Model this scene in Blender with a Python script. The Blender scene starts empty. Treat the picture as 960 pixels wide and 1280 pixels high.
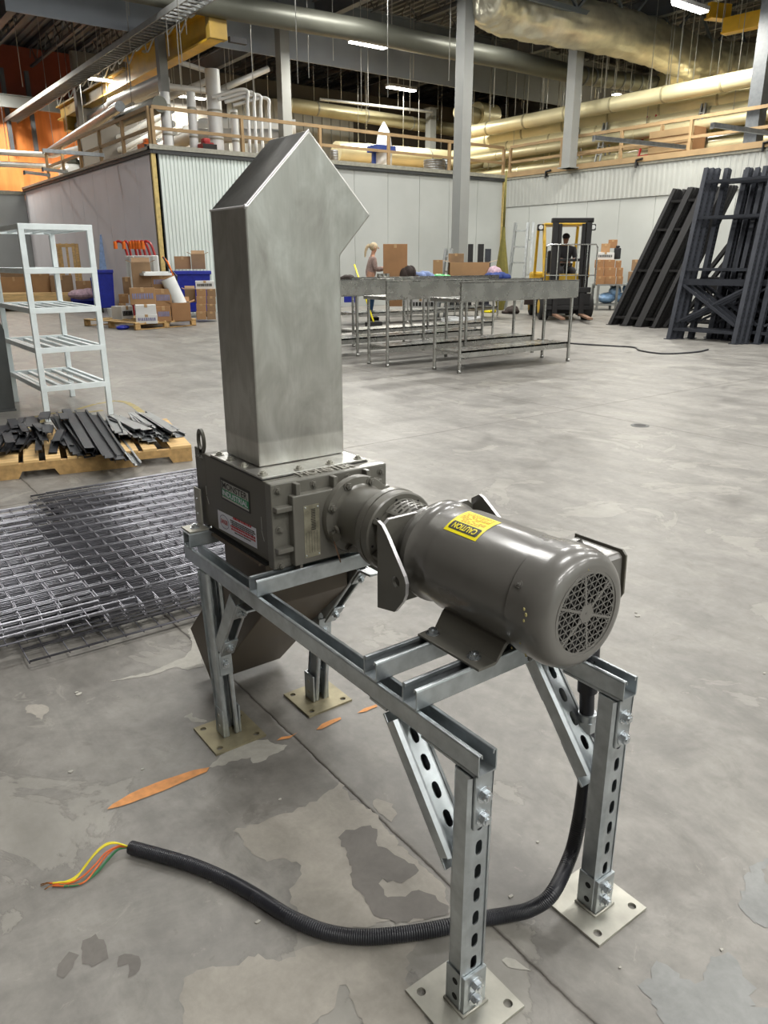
import bpy, bmesh, math, random
from mathutils import Vector, Matrix
sc = bpy.context.scene
C = sc.collection
PI = math.pi
random.seed(4)

# ------------------------------------------------------------------ camera
# world frame: X runs along the strut frame towards the motor end, Y across it, Z up, metres
F_PX, PITCH, ROLL, YAW = 943.24, math.radians(18.3565), math.radians(-0.12436), math.radians(143.4352)
CAM = Vector((1.9025, -0.7412, 1.3036))
_fw = Vector((math.cos(YAW) * math.cos(PITCH), math.sin(YAW) * math.cos(PITCH), -math.sin(PITCH)))
_r0 = Vector((math.sin(YAW), -math.cos(YAW), 0)); _u0 = _r0.cross(_fw)
_rt = _r0 * math.cos(ROLL) + _u0 * math.sin(ROLL)
_up = -_r0 * math.sin(ROLL) + _u0 * math.cos(ROLL)
cd = bpy.data.cameras.new('camera'); cam = bpy.data.objects.new('camera', cd); C.objects.link(cam)
cd.sensor_fit = 'VERTICAL'; cd.sensor_height = 24.0; cd.lens = 24.0 * F_PX / 1280.0
cd.clip_start = 0.02; cd.clip_end = 300
cam.matrix_world = Matrix(((_rt.x, _up.x, -_fw.x, CAM.x), (_rt.y, _up.y, -_fw.y, CAM.y), (_rt.z, _up.z, -_fw.z, CAM.z), (0, 0, 0, 1)))
sc.camera = cam

def _ray(x, y): return _fw * F_PX + _rt * (x - 480) - _up * (y - 640)
def atZ(x, y, z=0.0):
    d = _ray(x, y); return CAM + d * ((z - CAM.z) / d.z)
def atY(x, y, Y):
    d = _ray(x, y); return CAM + d * ((Y - CAM.y) / d.y)
def atX(x, y, X):
    d = _ray(x, y); return CAM + d * ((X - CAM.x) / d.x)

# ------------------------------------------------------------------ world, exposure
w = bpy.data.worlds.new('world'); sc.world = w; w.use_nodes = True
w.node_tree.nodes['Background'].inputs[0].default_value = (0.75, 0.8, 0.85, 1)
w.node_tree.nodes['Background'].inputs[1].default_value = 0.05
sc.view_settings.view_transform = 'Standard'
sc.view_settings.look = 'None'
sc.view_settings.gamma = 1.0
sc.view_settings.exposure = 0.06
try: sc.view_settings.use_curve_mapping = False
except Exception: pass
try:
    sc.cycles.max_bounces = 6; sc.cycles.diffuse_bounces = 3; sc.cycles.glossy_bounces = 3
    sc.cycles.sample_clamp_indirect = 4.0; sc.cycles.caustics_reflective = False
except Exception: pass

# ------------------------------------------------------------------ high-bay lamps (the fixtures are built with the roof)
CEIL = 9.6
LAMP_Z = 7.6
HALL_LAMPS = [(x, y) for x in (6.0, 0.5, -5.0, -10.5, -15.2) for y in (1.8, 6.5, 11.2, 16.0) if not (x < -9 and y < 2)] + [(-21.5, -1.8), (-27.5, -1.8), (9.8, 3.0), (9.8, 8.0), (9.8, -2.0), (6.5, -1.2)]  # the lamps nearest the south wall are added to brighten it
DECK_LAMPS = [(-18.0, 13.5, 7.15), (-22.0, 17.8, 7.15), (-18.1, 25.3, 7.15), (-14.0, 24.2, 6.6), (-10.7, 17.9, 7.15), (-30.5, 9.9, 6.0), (-26.5, 11.7, 6.9), (-24.6, 8.1, 6.7), (-31.2, 5.6, 7.6)]  # the last lamp is added to brighten the orange sheeting
def area_lamp(name, loc, sx, sy, power, col):
    l = bpy.data.lights.new(name, 'AREA'); l.shape = 'RECTANGLE'; l.size = sx; l.size_y = sy; l.energy = power; l.color = col
    o = bpy.data.objects.new(name, l); o.location = loc; C.objects.link(o); return o
for (x, y) in HALL_LAMPS:
    area_lamp('lamp_light', (x, y, LAMP_Z - 0.1), 0.6, 2.2, 190, (1.0, 0.985, 0.95))
for (x, y, z) in DECK_LAMPS:
    area_lamp('lamp_light', (x, y, z - 0.1), 0.5, 1.25, 400, (1.0, 0.965, 0.86))

# ------------------------------------------------------------------ materials
def s2l(c): return tuple(((v / 255.0) / 12.92 if v / 255.0 <= 0.04045 else ((v / 255.0 + 0.055) / 1.055) ** 2.4) for v in c) + (1.0,)
class NT:
    def __init__(s, name):
        s.m = bpy.data.materials.new(name); s.m.use_nodes = True; s.t = s.m.node_tree
        s.b = s.t.nodes['Principled BSDF']; s._tc = None
    def n(s, typ, **kw):
        x = s.t.nodes.new(typ)
        for k, v in kw.items():
            if k.startswith('i_'): x.inputs[k[2:].replace('_', ' ')].default_value = v
            else: setattr(x, k, v)
        return x
    def l(s, a, b): s.t.links.new(a, b)
    def co(s, kind='Object', scale=(1, 1, 1), rot=(0, 0, 0)):
        if not s._tc: s._tc = s.n('ShaderNodeTexCoord')
        mp = s.n('ShaderNodeMapping'); mp.inputs['Scale'].default_value = scale; mp.inputs['Rotation'].default_value = rot
        s.l(s._tc.outputs[kind], mp.inputs[0]); return mp.outputs[0]
    def geo(s, scale=(1, 1, 1)):
        g = s.n('ShaderNodeNewGeometry'); mp = s.n('ShaderNodeMapping'); mp.inputs['Scale'].default_value = scale
        s.l(g.outputs['Position'], mp.inputs[0]); return mp.outputs[0]
    def noise(s, vec, scale, detail=4, rough=.55, dist=0.0):
        x = s.n('ShaderNodeTexNoise'); x.inputs['Scale'].default_value = scale; x.inputs['Detail'].default_value = detail
        x.inputs['Roughness'].default_value = rough; x.inputs['Distortion'].default_value = dist
        s.l(vec, x.inputs['Vector']); return x.outputs['Fac']
    def ramp(s, fac, stops, interp='LINEAR'):
        x = s.n('ShaderNodeValToRGB'); cr = x.color_ramp; cr.interpolation = interp
        while len(cr.elements) < len(stops): cr.elements.new(0.5)
        for e, (p, c) in zip(cr.elements, stops):
            e.position = p; e.color = c if len(c) == 4 else tuple(c) + (1,)
        s.l(fac, x.inputs[0]); return x.outputs[0]
    def mix(s, fac, a, b, mode='MIX'):
        x = s.n('ShaderNodeMix', data_type='RGBA', blend_type=mode)
        for sock, v in ((x.inputs[0], fac), (x.inputs[6], a), (x.inputs[7], b)):
            if hasattr(v, 'links'): s.l(v, sock)
            else: sock.default_value = v
        return x.outputs[2]
    def math(s, op, a, b=0.0, clamp=False):
        x = s.n('ShaderNodeMath', operation=op); x.use_clamp = clamp
        for sock, v in ((x.inputs[0], a), (x.inputs[1], b)):
            if hasattr(v, 'links'): s.l(v, sock)
            else: sock.default_value = v
        return x.outputs[0]
    def bump(s, h, strength=.3, dist=.001):
        x = s.n('ShaderNodeBump'); x.inputs['Strength'].default_value = strength; x.inputs['Distance'].default_value = dist
        s.l(h, x.inputs['Height']); s.l(x.outputs[0], s.b.inputs['Normal'])
def simple(name, rgb, rough=.5, metal=0.0, var=.12, vscale=12.0, vstretch=(1, 1, 1), bump=0.0, coat=0.0, emit=0.0, rvar=0.1, alpha=None):
    t = NT(name); c = s2l(rgb); v = t.co('Object', vstretch)
    n = t.noise(v, vscale, 5)
    lo = tuple(max(0, k * (1 - var * 2)) for k in c[:3]); hi = tuple(min(1, k * (1 + var * 2)) for k in c[:3])
    t.l(t.ramp(n, [(.25, lo), (.75, hi)]), t.b.inputs['Base Color'])
    t.b.inputs['Metallic'].default_value = metal
    r = t.n('ShaderNodeMapRange'); r.inputs['To Min'].default_value = max(.02, rough - rvar); r.inputs['To Max'].default_value = min(1, rough + rvar)
    t.l(n, r.inputs[0]); t.l(r.outputs[0], t.b.inputs['Roughness'])
    if coat: t.b.inputs['Coat Weight'].default_value = coat; t.b.inputs['Coat Roughness'].default_value = .15
    if bump: t.bump(n, .5, bump)
    if emit: t.b.inputs['Emission Color'].default_value = c; t.b.inputs['Emission Strength'].default_value = emit
    if alpha is not None: t.b.inputs['Alpha'].default_value = alpha
    return t.m
M = {}
M['paint'] = simple('machine_grey_paint', (100, 98, 91), .36, 0, .05, 9, bump=.0004, coat=.25)
M['paint_motor'] = simple('motor_grey_paint', (103, 101, 97), .30, 0, .05, 7, coat=.45)
M['paint_dark'] = simple('housing_grey_paint', (82, 79, 70), .42, 0, .07, 9, bump=.0003, coat=.15)
M['duct_brown'] = simple('brown_grey_painted_sheet', (92, 82, 70), .5, .0, .1, 6)
M['black'] = simple('black_recess', (14, 14, 15), .8, 0, .1)
M['zinc'] = simple('zinc_plated_steel', (182, 188, 191), .36, .85, .12, 26, bump=.0002)
M['bolt'] = simple('bright_zinc_bolt', (205, 210, 214), .28, .95, .08, 60)
M['bright_edge'] = simple('lit_edge_and_weld_metal', (206, 204, 205), .42, .6, .05)  # light on the bracket edges put into this colour; also weld metal
M['plate_zinc'] = simple('pale_zinc_base_plate', (172, 170, 160), .42, .55, .12, 14, bump=.0003)
M['plate_tan'] = simple('yellow_chromate_base_plate', (146, 138, 112), .5, .45, .16, 18, bump=.0003)
M['hose'] = simple('black_rubber_conduit', (30, 31, 37), .42, 0, .15, 30)
M['wire_y'] = simple('yellow_wire', (222, 205, 40), .45); M['wire_o'] = simple('orange_wire', (205, 98, 40), .45)
M['wire_g'] = simple('green_wire', (52, 112, 72), .45); M['copper'] = simple('copper_strands', (190, 130, 70), .35, .9)
M['white_label'] = simple('white_label', (222, 224, 236), .45, 0, .02)
M['yellow_label'] = simple('yellow_label', (238, 222, 12), .4, 0, .03)
M['ink_black'] = simple('black_ink', (24, 22, 20), .5); M['ink_red'] = simple('red_ink', (176, 44, 52), .5)
M['ink_green'] = simple('green_ink', (30, 128, 84), .45); M['ink_grey'] = simple('grey_ink', (120, 120, 150), .5)
M['ink_orange'] = simple('orange_ink', (205, 130, 10), .5)
M['silver_label'] = simple('silver_label', (176, 176, 170), .3, .5, .05)
M['nameplate'] = simple('etched_nameplate', (150, 146, 128), .35, .5, .2, 40)
M['rubber'] = simple('black_rubber_gasket', (20, 20, 20), .7)

# brushed stainless for the inlet chute
t = NT('brushed_stainless_steel'); v = t.co('Object', (30, 30, 2.2))
n1 = t.noise(v, 3.0, 6, .65); v2 = t.co('Object', (3, 3, 1.6)); n2 = t.noise(v2, 3.5, 4, .6, .6)
c1 = t.ramp(n2, [(.25, (.34, .33, .305)), (.5, (.46, .455, .43)), (.8, (.64, .64, .62))])
c2 = t.ramp(n1, [(.3, (.42, .42, .42)), (.7, (.58, .58, .58))])
t.l(t.mix(.35, c1, c2, 'OVERLAY'), t.b.inputs['Base Color'])
_s = t.n('ShaderNodeSeparateXYZ'); t.l(t.geo(), _s.inputs[0]); _z = t.ramp(t.math('ADD', _s.outputs[2], t.math('MULTIPLY', n2, .006)), [(.884, (1.22,) * 3), (.888, (.93,) * 3), (.93, (1, 1, 1))])
t.l(t.mix(1.0, t.mix(.35, c1, c2, 'OVERLAY'), _z, 'MULTIPLY'), t.b.inputs['Base Color'])
t.b.inputs['Metallic'].default_value = .94
t.l(t.ramp(n2, [(.3, (.42,) * 3), (.75, (.27,) * 3)]), t.b.inputs['Roughness'])
t.b.inputs['Anisotropic'].default_value = .4
t.bump(n1, .25, .0004); M['stainless'] = t.m

M['galv'] = simple('galvanised_sheet', (136, 139, 141), .4, .8, .14, 10)
M['steel_top'] = simple('stainless_table_steel', (180, 180, 176), .27, .92, .08, 5)
M['alu'] = simple('pale_aluminium_rack', (232, 240, 242), .45, .35, .05, 6)
M['dark_steel'] = simple('blue_grey_rack_steel', (54, 57, 64), .5, .25, .12, 8)
M['dark_strip'] = simple('dark_painted_strip_steel', (52, 53, 57), .5, .3, .18, 14)
M['dark_post'] = simple('dull_dark_steel_post', (84, 86, 86), .5, .4, .12, 6)
M['wire_zinc'] = simple('zinc_wire', (160, 160, 167), .38, .75, .12, 20)
M['wire_dark'] = simple('dull_zinc_wire', (98, 98, 104), .5, .6, .15, 20)
M['wood'] = simple('pale_pine', (206, 172, 118), .7, 0, .16, 3, (1, 8, 8), bump=.0008)
M['wood2'] = simple('weathered_pine', (176, 142, 92), .75, 0, .16, 3, (8, 1, 8), bump=.0008)
M['rail_wood'] = simple('railing_lumber', (146, 122, 88), .75, 0, .12, 2)
M['card'] = simple('brown_cardboard', (156, 122, 86), .85, 0, .08, 3)
M['card2'] = simple('dull_cardboard', (138, 112, 84), .85, 0, .1, 3)
M['card3'] = simple('orange_cardboard', (152, 114, 78), .85, 0, .08, 3)
M['card_w'] = simple('white_cardboard', (206, 206, 204), .8, 0, .04, 3)
M['tape'] = simple('packing_tape', (172, 140, 100), .35)
M['blue'] = simple('blue_plastic', (28, 42, 150), .4, 0, .12)
M['panel_a'] = simple('insulated_white_panel', (214, 211, 216), .55, 0, .03, 1.2)
M['panel_b'] = simple('ribbed_white_panel', (206, 214, 210), .5, 0, .03, 1.2)
M['panel_c'] = simple('grey_white_panel', (172, 175, 172), .5, 0, .05, .6)
M['panel_end'] = simple('shaded_panel', (168, 172, 172), .6, 0, .04, 1)
M['cast_worn'] = simple('worn_cast_letter', (150, 147, 138), .45, .2)
M['column_shade'] = simple('shaded_column_grey', (84, 88, 92), .5, .1)  # shade on the right-edge column put into its colour
M['band_grey'] = simple('ribbed_grey_band', (158, 160, 156), .55, 0, .05, .6)
M['flap'] = simple('pale_carton_flap', (196, 176, 152), .85)
M['shell_dark'] = simple('brown_grey_wall', (84, 80, 74), .7, 0, .1, .5)
M['trim_tan'] = simple('tan_corner_trim', (188, 166, 104), .6)
M['trim_dark'] = simple('dark_roof_edge', (46, 48, 48), .6)
M['trim_grey'] = simple('grey_cap_flashing', (140, 138, 126), .5)
M['deck'] = simple('dark_roof_deck', (104, 107, 112), .7, 0, .15, .6)
M['beam'] = simple('grey_steel_beam', (112, 120, 126), .55, .2, .08, 1.5)
M['beam_dark'] = simple('dark_steel_joist', (96, 100, 106), .6, .2, .12, 2)
M['column'] = simple('grey_painted_column', (134, 136, 134), .5, .1, .05, 1.5)
M['fascia'] = simple('pale_steel_girder', (150, 158, 168), .5, .2, .06, .8)
M['tray'] = simple('galvanised_cable_tray', (140, 142, 140), .45, .6, .1, 4)
M['crane'] = simple('yellow_crane_paint', (226, 178, 44), .45, 0, .1, 2)
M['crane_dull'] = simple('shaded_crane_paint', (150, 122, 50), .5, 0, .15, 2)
M['duct_green'] = simple('grey_green_duct', (90, 91, 82), .45, .4, .08, 1.5)
M['foil'] = simple('foil_insulation', (214, 210, 190), .32, .6, .14, 2.2, (1, 1, 1), bump=.02)
M['cream_pipe'] = simple('cream_pipe_jacket', (214, 206, 168), .4, .25, .08, 1)
M['cream_dull'] = simple('dull_cream_duct', (168, 160, 128), .45, .3, .1, 1.2)
M['white_pipe'] = simple('white_pipe', (206, 208, 208), .45, .1, .05, 2)
M['lamp'] = simple('lit_lamp_diffuser', (255, 250, 240), .5, emit=22)
M['lamp_body'] = simple('lamp_housing', (150, 150, 150), .5)
M['rod'] = simple('steel_hanger_rod', (168, 168, 164), .4, .5)
M['orange_tarp'] = simple('orange_tarpaulin', (244, 142, 74), .6, 0, .14, 1.2, (3, 3, .4), bump=.03)
M['red_brick'] = simple('red_oxide_sheeting', (142, 74, 56), .7, 0, .1, 1)
M['red'] = simple('red_enamel', (160, 30, 30), .4); M['orange'] = simple('orange_plastic', (222, 110, 26), .45)
M['yellow'] = simple('forklift_yellow', (200, 160, 40), .45, 0, .1, 4)
M['tyre'] = simple('black_tyre', (30, 29, 28), .8); M['dark_iron'] = simple('dark_iron', (36, 35, 35), .6, .3)
M['rust'] = simple('worn_brown_steel', (128, 98, 78), .6, .3, .2)
M['skin'] = simple('skin', (188, 142, 116), .6); M['skin2'] = simple('skin_tan', (120, 86, 68), .6); M['hair'] = simple('blonde_hair', (186, 168, 136), .6, 0, .2, 40)
M['blouse'] = simple('pink_grey_knit', (160, 138, 130), .85, 0, .2, 30); M['jeans'] = simple('blue_denim', (44, 74, 106), .85)
M['cap'] = simple('dark_cloth', (28, 28, 32), .85); M['green_cloth'] = simple('green_plastic_bag', (60, 168, 92), .4)
M['blue_cloth'] = simple('light_blue_cloth', (120, 138, 178), .8, 0, .2); M['dark_cloth'] = simple('brown_black_cloth', (48, 38, 34), .8, 0, .3)
M['navy'] = simple('navy_cloth', (32, 54, 116), .8); M['wrap'] = simple('white_plastic_wrap', (214, 216, 214), .35, 0, .06, 3)
M['pink_cloth'] = simple('pink_white_cloth', (188, 160, 172), .8, 0, .25, 14); M['wrap_blue'] = simple('blue_white_wrap', (120, 152, 186), .3, 0, .35, 5)
M['olive'] = simple('olive_fabric', (104, 98, 42), .8); M['ladder'] = simple('aluminium_ladder', (170, 174, 174), .4, .6)
M['mark_orange'] = simple('orange_floor_paint', (206, 142, 84), .7, 0, .12, 40)
M['mark_yellow'] = simple('worn_yellow_floor_paint', (158, 144, 96), .7, 0, .15, 20)
M['glass_blue'] = simple('light_blue_sheet', (140, 170, 216), .3)

# ------------------------------------------------------------------ geometry helpers
def V(*a): return Vector(a)
class MB:
    def __init__(s): s.v = []; s.f = []; s.mi = []; s.cur = 0; s.sm = []
    def add(s, vs, fs, smooth=False):
        o = len(s.v); s.v += [tuple(p) for p in vs]
        for f in fs: s.f.append(tuple(i + o for i in f)); s.mi.append(s.cur); s.sm.append(smooth)
        return s
    def mat(s, i): s.cur = i; return s
    def box(s, x0, x1, y0, y1, z0, z1, m=None):
        vs = [V(x, y, z) for z in (z0, z1) for y in (y0, y1) for x in (x0, x1)]
        if m is not None: vs = [m @ p for p in vs]
        return s.add(vs, [(0, 2, 3, 1), (4, 5, 7, 6), (0, 1, 5, 4), (2, 6, 7, 3), (0, 4, 6, 2), (1, 3, 7, 5)])
    def cbox(s, cx, cy, cz, sx, sy, sz, m=None): return s.box(cx - sx / 2, cx + sx / 2, cy - sy / 2, cy + sy / 2, cz - sz / 2, cz + sz / 2, m)
    def bar(s, a, b, wd, h, up=(0, 0, 1)):          # rectangular bar from a to b
        a = Vector(a); b = Vector(b); d = b - a; L = d.length; d.normalize(); u = Vector(up)
        sd = d.cross(u)
        if sd.length < 1e-5: sd = d.cross(V(1, 0, 0))
        sd.normalize(); u = sd.cross(d)
        m = Matrix(((d.x, sd.x, u.x, a.x), (d.y, sd.y, u.y, a.y), (d.z, sd.z, u.z, a.z), (0, 0, 0, 1)))
        return s.box(0, L, -wd / 2, wd / 2, -h / 2, h / 2, m)
    def prism(s, poly, ax, lo, hi):                 # poly in the two other axes, extruded along ax
        def P(a, b, c): return {'x': V(c, a, b), 'y': V(a, c, b), 'z': V(a, b, c)}[ax]
        n = len(poly); vs = [P(a, b, lo) for a, b in poly] + [P(a, b, hi) for a, b in poly]
        ar = sum(poly[i][0] * poly[(i + 1) % n][1] - poly[(i + 1) % n][0] * poly[i][1] for i in range(n))
        flip = (ar < 0) ^ (ax == 'y')
        fs = [tuple(range(n))[::-1], tuple(range(n, 2 * n))] + [(i, (i + 1) % n, n + (i + 1) % n, n + i) for i in range(n)]
        if flip: fs = [f[::-1] for f in fs]
        return s.add(vs, fs)
    def lathe(s, prof, org, axis, seg=32, smooth=True, caps=True):   # prof: [(distance along axis, radius)]
        org = Vector(org); ax = Vector(axis).normalized(); t = V(0, 0, 1) if abs(ax.z) < .9 else V(1, 0, 0)
        e1 = t.cross(ax).normalized(); e2 = ax.cross(e1); vs = []
        for d, r in prof:
            for k in range(seg):
                a = 2 * PI * k / seg; vs.append(org + ax * d + (e1 * math.cos(a) + e2 * math.sin(a)) * r)
        fs = []
        for i in range(len(prof) - 1):
            for k in range(seg):
                k2 = (k + 1) % seg; fs.append((i * seg + k, i * seg + k2, (i + 1) * seg + k2, (i + 1) * seg + k))
        s.add(vs, fs, smooth)
        if caps:
            n = len(s.v) - len(vs)
            if prof[0][1] > 1e-5: s.f.append(tuple(n + k for k in range(seg))[::-1]); s.mi.append(s.cur); s.sm.append(False)
            if prof[-1][1] > 1e-5: s.f.append(tuple(n + (len(prof) - 1) * seg + k for k in range(seg))); s.mi.append(s.cur); s.sm.append(False)
        return s
    def cyl(s, a, b, r, seg=12, r2=None, smooth=True):
        a = Vector(a); b = Vector(b); return s.lathe([(0, r), ((b - a).length, r if r2 is None else r2)], a, b - a, seg, smooth)
    def hexbolt(s, p, d, r=.009, h=.007, washer=True):
        p = Vector(p); d = Vector(d).normalized()
        if washer: s.cyl(p, p + d * .0018, r * 1.45, 16)
        q = p + d * (.0018 if washer else 0)
        s.cyl(q, q + d * h, r, 6, smooth=False); s.cyl(q + d * h, q + d * (h + .003), r * .55, 10)
        return s
    def tube(s, pts, r, seg=10, closed=False, rfun=None, smooth=True):
        pts = [Vector(p) for p in pts]; n = len(pts); vs = []; nrm = None
        for i, p in enumerate(pts):
            d = (pts[min(i + 1, n - 1)] - pts[max(i - 1, 0)]).normalized()
            if nrm is None:
                nrm = d.cross(V(0, 0, 1))
                if nrm.length < 1e-4: nrm = d.cross(V(1, 0, 0))
            nrm = (nrm - d * nrm.dot(d)).normalized(); bn = d.cross(nrm)
            rr = rfun(i) if rfun else r
            for k in range(seg):
                a = 2 * PI * k / seg; vs.append(p + (nrm * math.cos(a) + bn * math.sin(a)) * rr)
        fs = [(i * seg + k, i * seg + (k + 1) % seg, (i + 1) * seg + (k + 1) % seg, (i + 1) * seg + k) for i in range(n - 1) for k in range(seg)]
        fs = [f[::-1] for f in fs]
        o = len(s.v); s.add(vs, fs, smooth)
        s.f.append(tuple(o + k for k in range(seg))); s.mi.append(s.cur); s.sm.append(False)
        s.f.append(tuple(o + (n - 1) * seg + k for k in range(seg))[::-1]); s.mi.append(s.cur); s.sm.append(False)
        return s
    def sphere(s, c, r, seg=16, rings=10, sc_=(1, 1, 1)):
        c = Vector(c); vs = []
        for i in range(rings + 1):
            th = PI * i / rings
            for k in range(seg):
                a = 2 * PI * k / seg
                vs.append(c + V(r * sc_[0] * math.sin(th) * math.cos(a), r * sc_[1] * math.sin(th) * math.sin(a), -r * sc_[2] * math.cos(th)))
        return s.add(vs, [(i * seg + k, i * seg + (k + 1) % seg, (i + 1) * seg + (k + 1) % seg, (i + 1) * seg + k) for i in range(rings) for k in range(seg)], True)
    def sharp(s, me):
        bm = bmesh.new(); bm.from_mesh(me)
        for e in bm.edges:
            if len(e.link_faces) == 2:
                try: e.smooth = e.calc_face_angle() < math.radians(32)
                except Exception: pass
        bm.to_mesh(me); bm.free()
    def build(s, name, mats, parent=None, world=False, bevel=0, solid=0, fix=False):
        me = bpy.data.meshes.new(name); me.from_pydata(s.v, [], s.f)
        if not isinstance(mats, (list, tuple)): mats = [mats]
        for m in mats: me.materials.append(m)
        me.polygons.foreach_set('material_index', s.mi); me.polygons.foreach_set('use_smooth', s.sm); me.update()
        if fix or bevel:
            bm = bmesh.new(); bm.from_mesh(me); bmesh.ops.remove_doubles(bm, verts=bm.verts, dist=1e-6)
            bmesh.ops.recalc_face_normals(bm, faces=bm.faces); bm.to_mesh(me); bm.free()
        if any(s.sm) and len(s.v) < 9000: s.sharp(me)
        o = bpy.data.objects.new(name, me); C.objects.link(o)
        if parent is not None:
            o.parent = parent
            if world and parent.name in MW: o.matrix_parent_inverse = MW[parent.name].inverted()
        if solid:
            md = o.modifiers.new('solid', 'SOLIDIFY'); md.thickness = solid; md.offset = -1
        if bevel:
            md = o.modifiers.new('bevel', 'BEVEL'); md.width = bevel; md.segments = 2; md.limit_method = 'ANGLE'; md.angle_limit = math.radians(40)
            md.harden_normals = False
        return o
MW = {}
def tag(o, label=None, cat=None, group=None, kind=None):
    if label: o['label'] = label
    if cat: o['category'] = cat
    if group: o['group'] = group
    if kind: o['kind'] = kind
    return o
def thing(name, label, cat, loc=(0, 0, 0), rotz=0.0, group=None):
    o = bpy.data.objects.new(name, None); C.objects.link(o); o.empty_display_size = .1
    o.location = loc; o.rotation_euler = (0, 0, rotz)
    MW[o.name] = Matrix.Translation(Vector(loc)) @ Matrix.Rotation(rotz, 4, 'Z')
    return tag(o, label, cat, group)
def struct(o): o['kind'] = 'structure'; return o
def dup(root, loc=None, rotz=None, label=None, group=None):
    r = root.copy(); C.objects.link(r)
    if loc is not None: r.location = loc
    if rotz is not None: r.rotation_euler = (0, 0, rotz)
    if label: r['label'] = label
    if group: r['group'] = group
    def rec(a, b):
        for ch in a.children:
            c = ch.copy(); C.objects.link(c); c.parent = b; rec(ch, c)
    rec(root, r); return r
FONT = {}
def text_mesh(txt, size, bold=True):
    cu = bpy.data.curves.new('t', 'FONT'); cu.body = txt; cu.size = size; cu.align_x = 'CENTER'; cu.align_y = 'CENTER'
    cu.resolution_u = 3
    if bold: cu.offset = size * .022
    o = bpy.data.objects.new('t', cu); C.objects.link(o)
    bpy.context.view_layer.update()
    dg = bpy.context.evaluated_depsgraph_get(); me = bpy.data.meshes.new_from_object(o.evaluated_get(dg))
    vs = [v.co.copy() for v in me.vertices]; fs = [tuple(p.vertices) for p in me.polygons]
    bpy.data.objects.remove(o); bpy.data.meshes.remove(me); bpy.data.curves.remove(cu)
    return vs, fs
def add_text(mb, txt, size, fn, width=None, height=None, th=0.0):
    # fn maps text-plane (u, v) to a 3-D point; stretched to width x height when given
    vs, fs = text_mesh(txt, size)
    if not vs: return
    x0 = min(v.x for v in vs); x1 = max(v.x for v in vs); y0 = min(v.y for v in vs); y1 = max(v.y for v in vs)
    kx = width / (x1 - x0) if width else 1; ky = height / (y1 - y0) if height else 1
    P = [((v.x - (x0 + x1) / 2) * kx, (v.y - (y0 + y1) / 2) * ky) for v in vs]
    if not th: mb.add([fn(a, b) for a, b in P], fs); return
    n = len(P); ed = {}
    for f in fs:
        for i in range(len(f)):
            e = (f[i], f[(i + 1) % len(f)]); ed[e] = 1
    side = [(a, b, b + n, a + n) for (a, b) in ed if (b, a) not in ed]
    mb.add([fn(a, b, 0) for a, b in P] + [fn(a, b, th) for a, b in P], [tuple(i + n for i in f) for f in fs] + side)

# ------------------------------------------------------------------ floor
t = NT('worn_sealed_concrete'); g = t.geo()
nA = t.noise(g, .45, 6, .62, .4); nB = t.noise(g, 2.6, 8, .68, .8); nC = t.noise(g, 14, 6, .7, .3)
st = t.geo((1.0, 4.5, 1)); nS = t.noise(st, 1.1, 6, .62, .5)
col = t.ramp(nA, [(.3, s2l((112, 109, 104))), (.7, s2l((138, 135, 129)))])
colB = t.ramp(nB, [(.3, s2l((96, 93, 88))), (.5, s2l((129, 126, 121))), (.72, s2l((152, 149, 142)))])
colC = t.ramp(nC, [(.35, (.40,) * 3), (.65, (.60,) * 3)])
x = t.mix(.62, col, colB); x = t.mix(.6, x, colC, 'OVERLAY')
colS = t.ramp(nS, [(.36, (.40,) * 3), (.62, (.56,) * 3)]); x = t.mix(.8, x, colS, 'OVERLAY')
nG = t.noise(g, 5.2, 9, .72, 1.2); x = t.mix(t.math('MULTIPLY', t.ramp(nG, [(.56, (0, 0, 0)), (.72, (1, 1, 1))]), .4), x, s2l((84, 80, 74)))
nH = t.noise(g, 7.5, 9, .75, 1.6); x = t.mix(t.math('MULTIPLY', t.ramp(nH, [(.62, (0, 0, 0)), (.66, (1, 1, 1))]), .28), x, s2l((168, 164, 154)))
# sharp-edged delaminated scabs in the seal coat
nD = t.noise(g, 1.55, 9, .6, 1.1)
sc1 = t.ramp(nD, [(.575, (0, 0, 0)), (.583, (1, 1, 1))]); edge = t.ramp(nD, [(.568, (0,) * 3), (.578, (1,) * 3), (.590, (0,) * 3)])
x = t.mix(t.math('MULTIPLY', sc1, .32), x, s2l((160, 157, 148)))
x = t.mix(t.math('MULTIPLY', edge, .28), x, s2l((84, 80, 76)))
nE = t.noise(g, 3.1, 8, .62, 1.4); sc2 = t.ramp(nE, [(.64, (0, 0, 0)), (.65, (1, 1, 1))])
x = t.mix(t.math('MULTIPLY', sc2, .3), x, s2l((98, 93, 87)))
# saw joint along X and its broken edges
sep = t.n('ShaderNodeSeparateXYZ'); t.l(g, sep.inputs[0])
wob = t.math('MULTIPLY', t.math('SUBTRACT', t.noise(g, 5.5, 6, .7), .5), .028)
J = []
for yj in (.158, -4.44, 4.75, 9.35, 13.9):
    J.append(t.math('ABSOLUTE', t.math('SUBTRACT', t.math('ADD', sep.outputs[1], wob), yj)))
xj = [t.math('ABSOLUTE', t.math('SUBTRACT', t.math('ADD', sep.outputs[0], wob), v_)) for v_ in (-2.62, -7.2, -11.8, 3.2)]
d_ = J[0]
for q in J[1:] + xj: d_ = t.math('MINIMUM', d_, q)
j1 = t.ramp(d_, [(.0022, (1, 1, 1)), (.0045, (0, 0, 0))]); j2 = t.ramp(d_, [(.0, (1, 1, 1)), (.028, (0, 0, 0))])
x = t.mix(t.math('MULTIPLY', j2, .22), x, s2l((84, 76, 66)))
x = t.mix(t.math('MULTIPLY', j1, .85), x, s2l((52, 46, 42)))
t.l(x, t.b.inputs['Base Color'])
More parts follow.
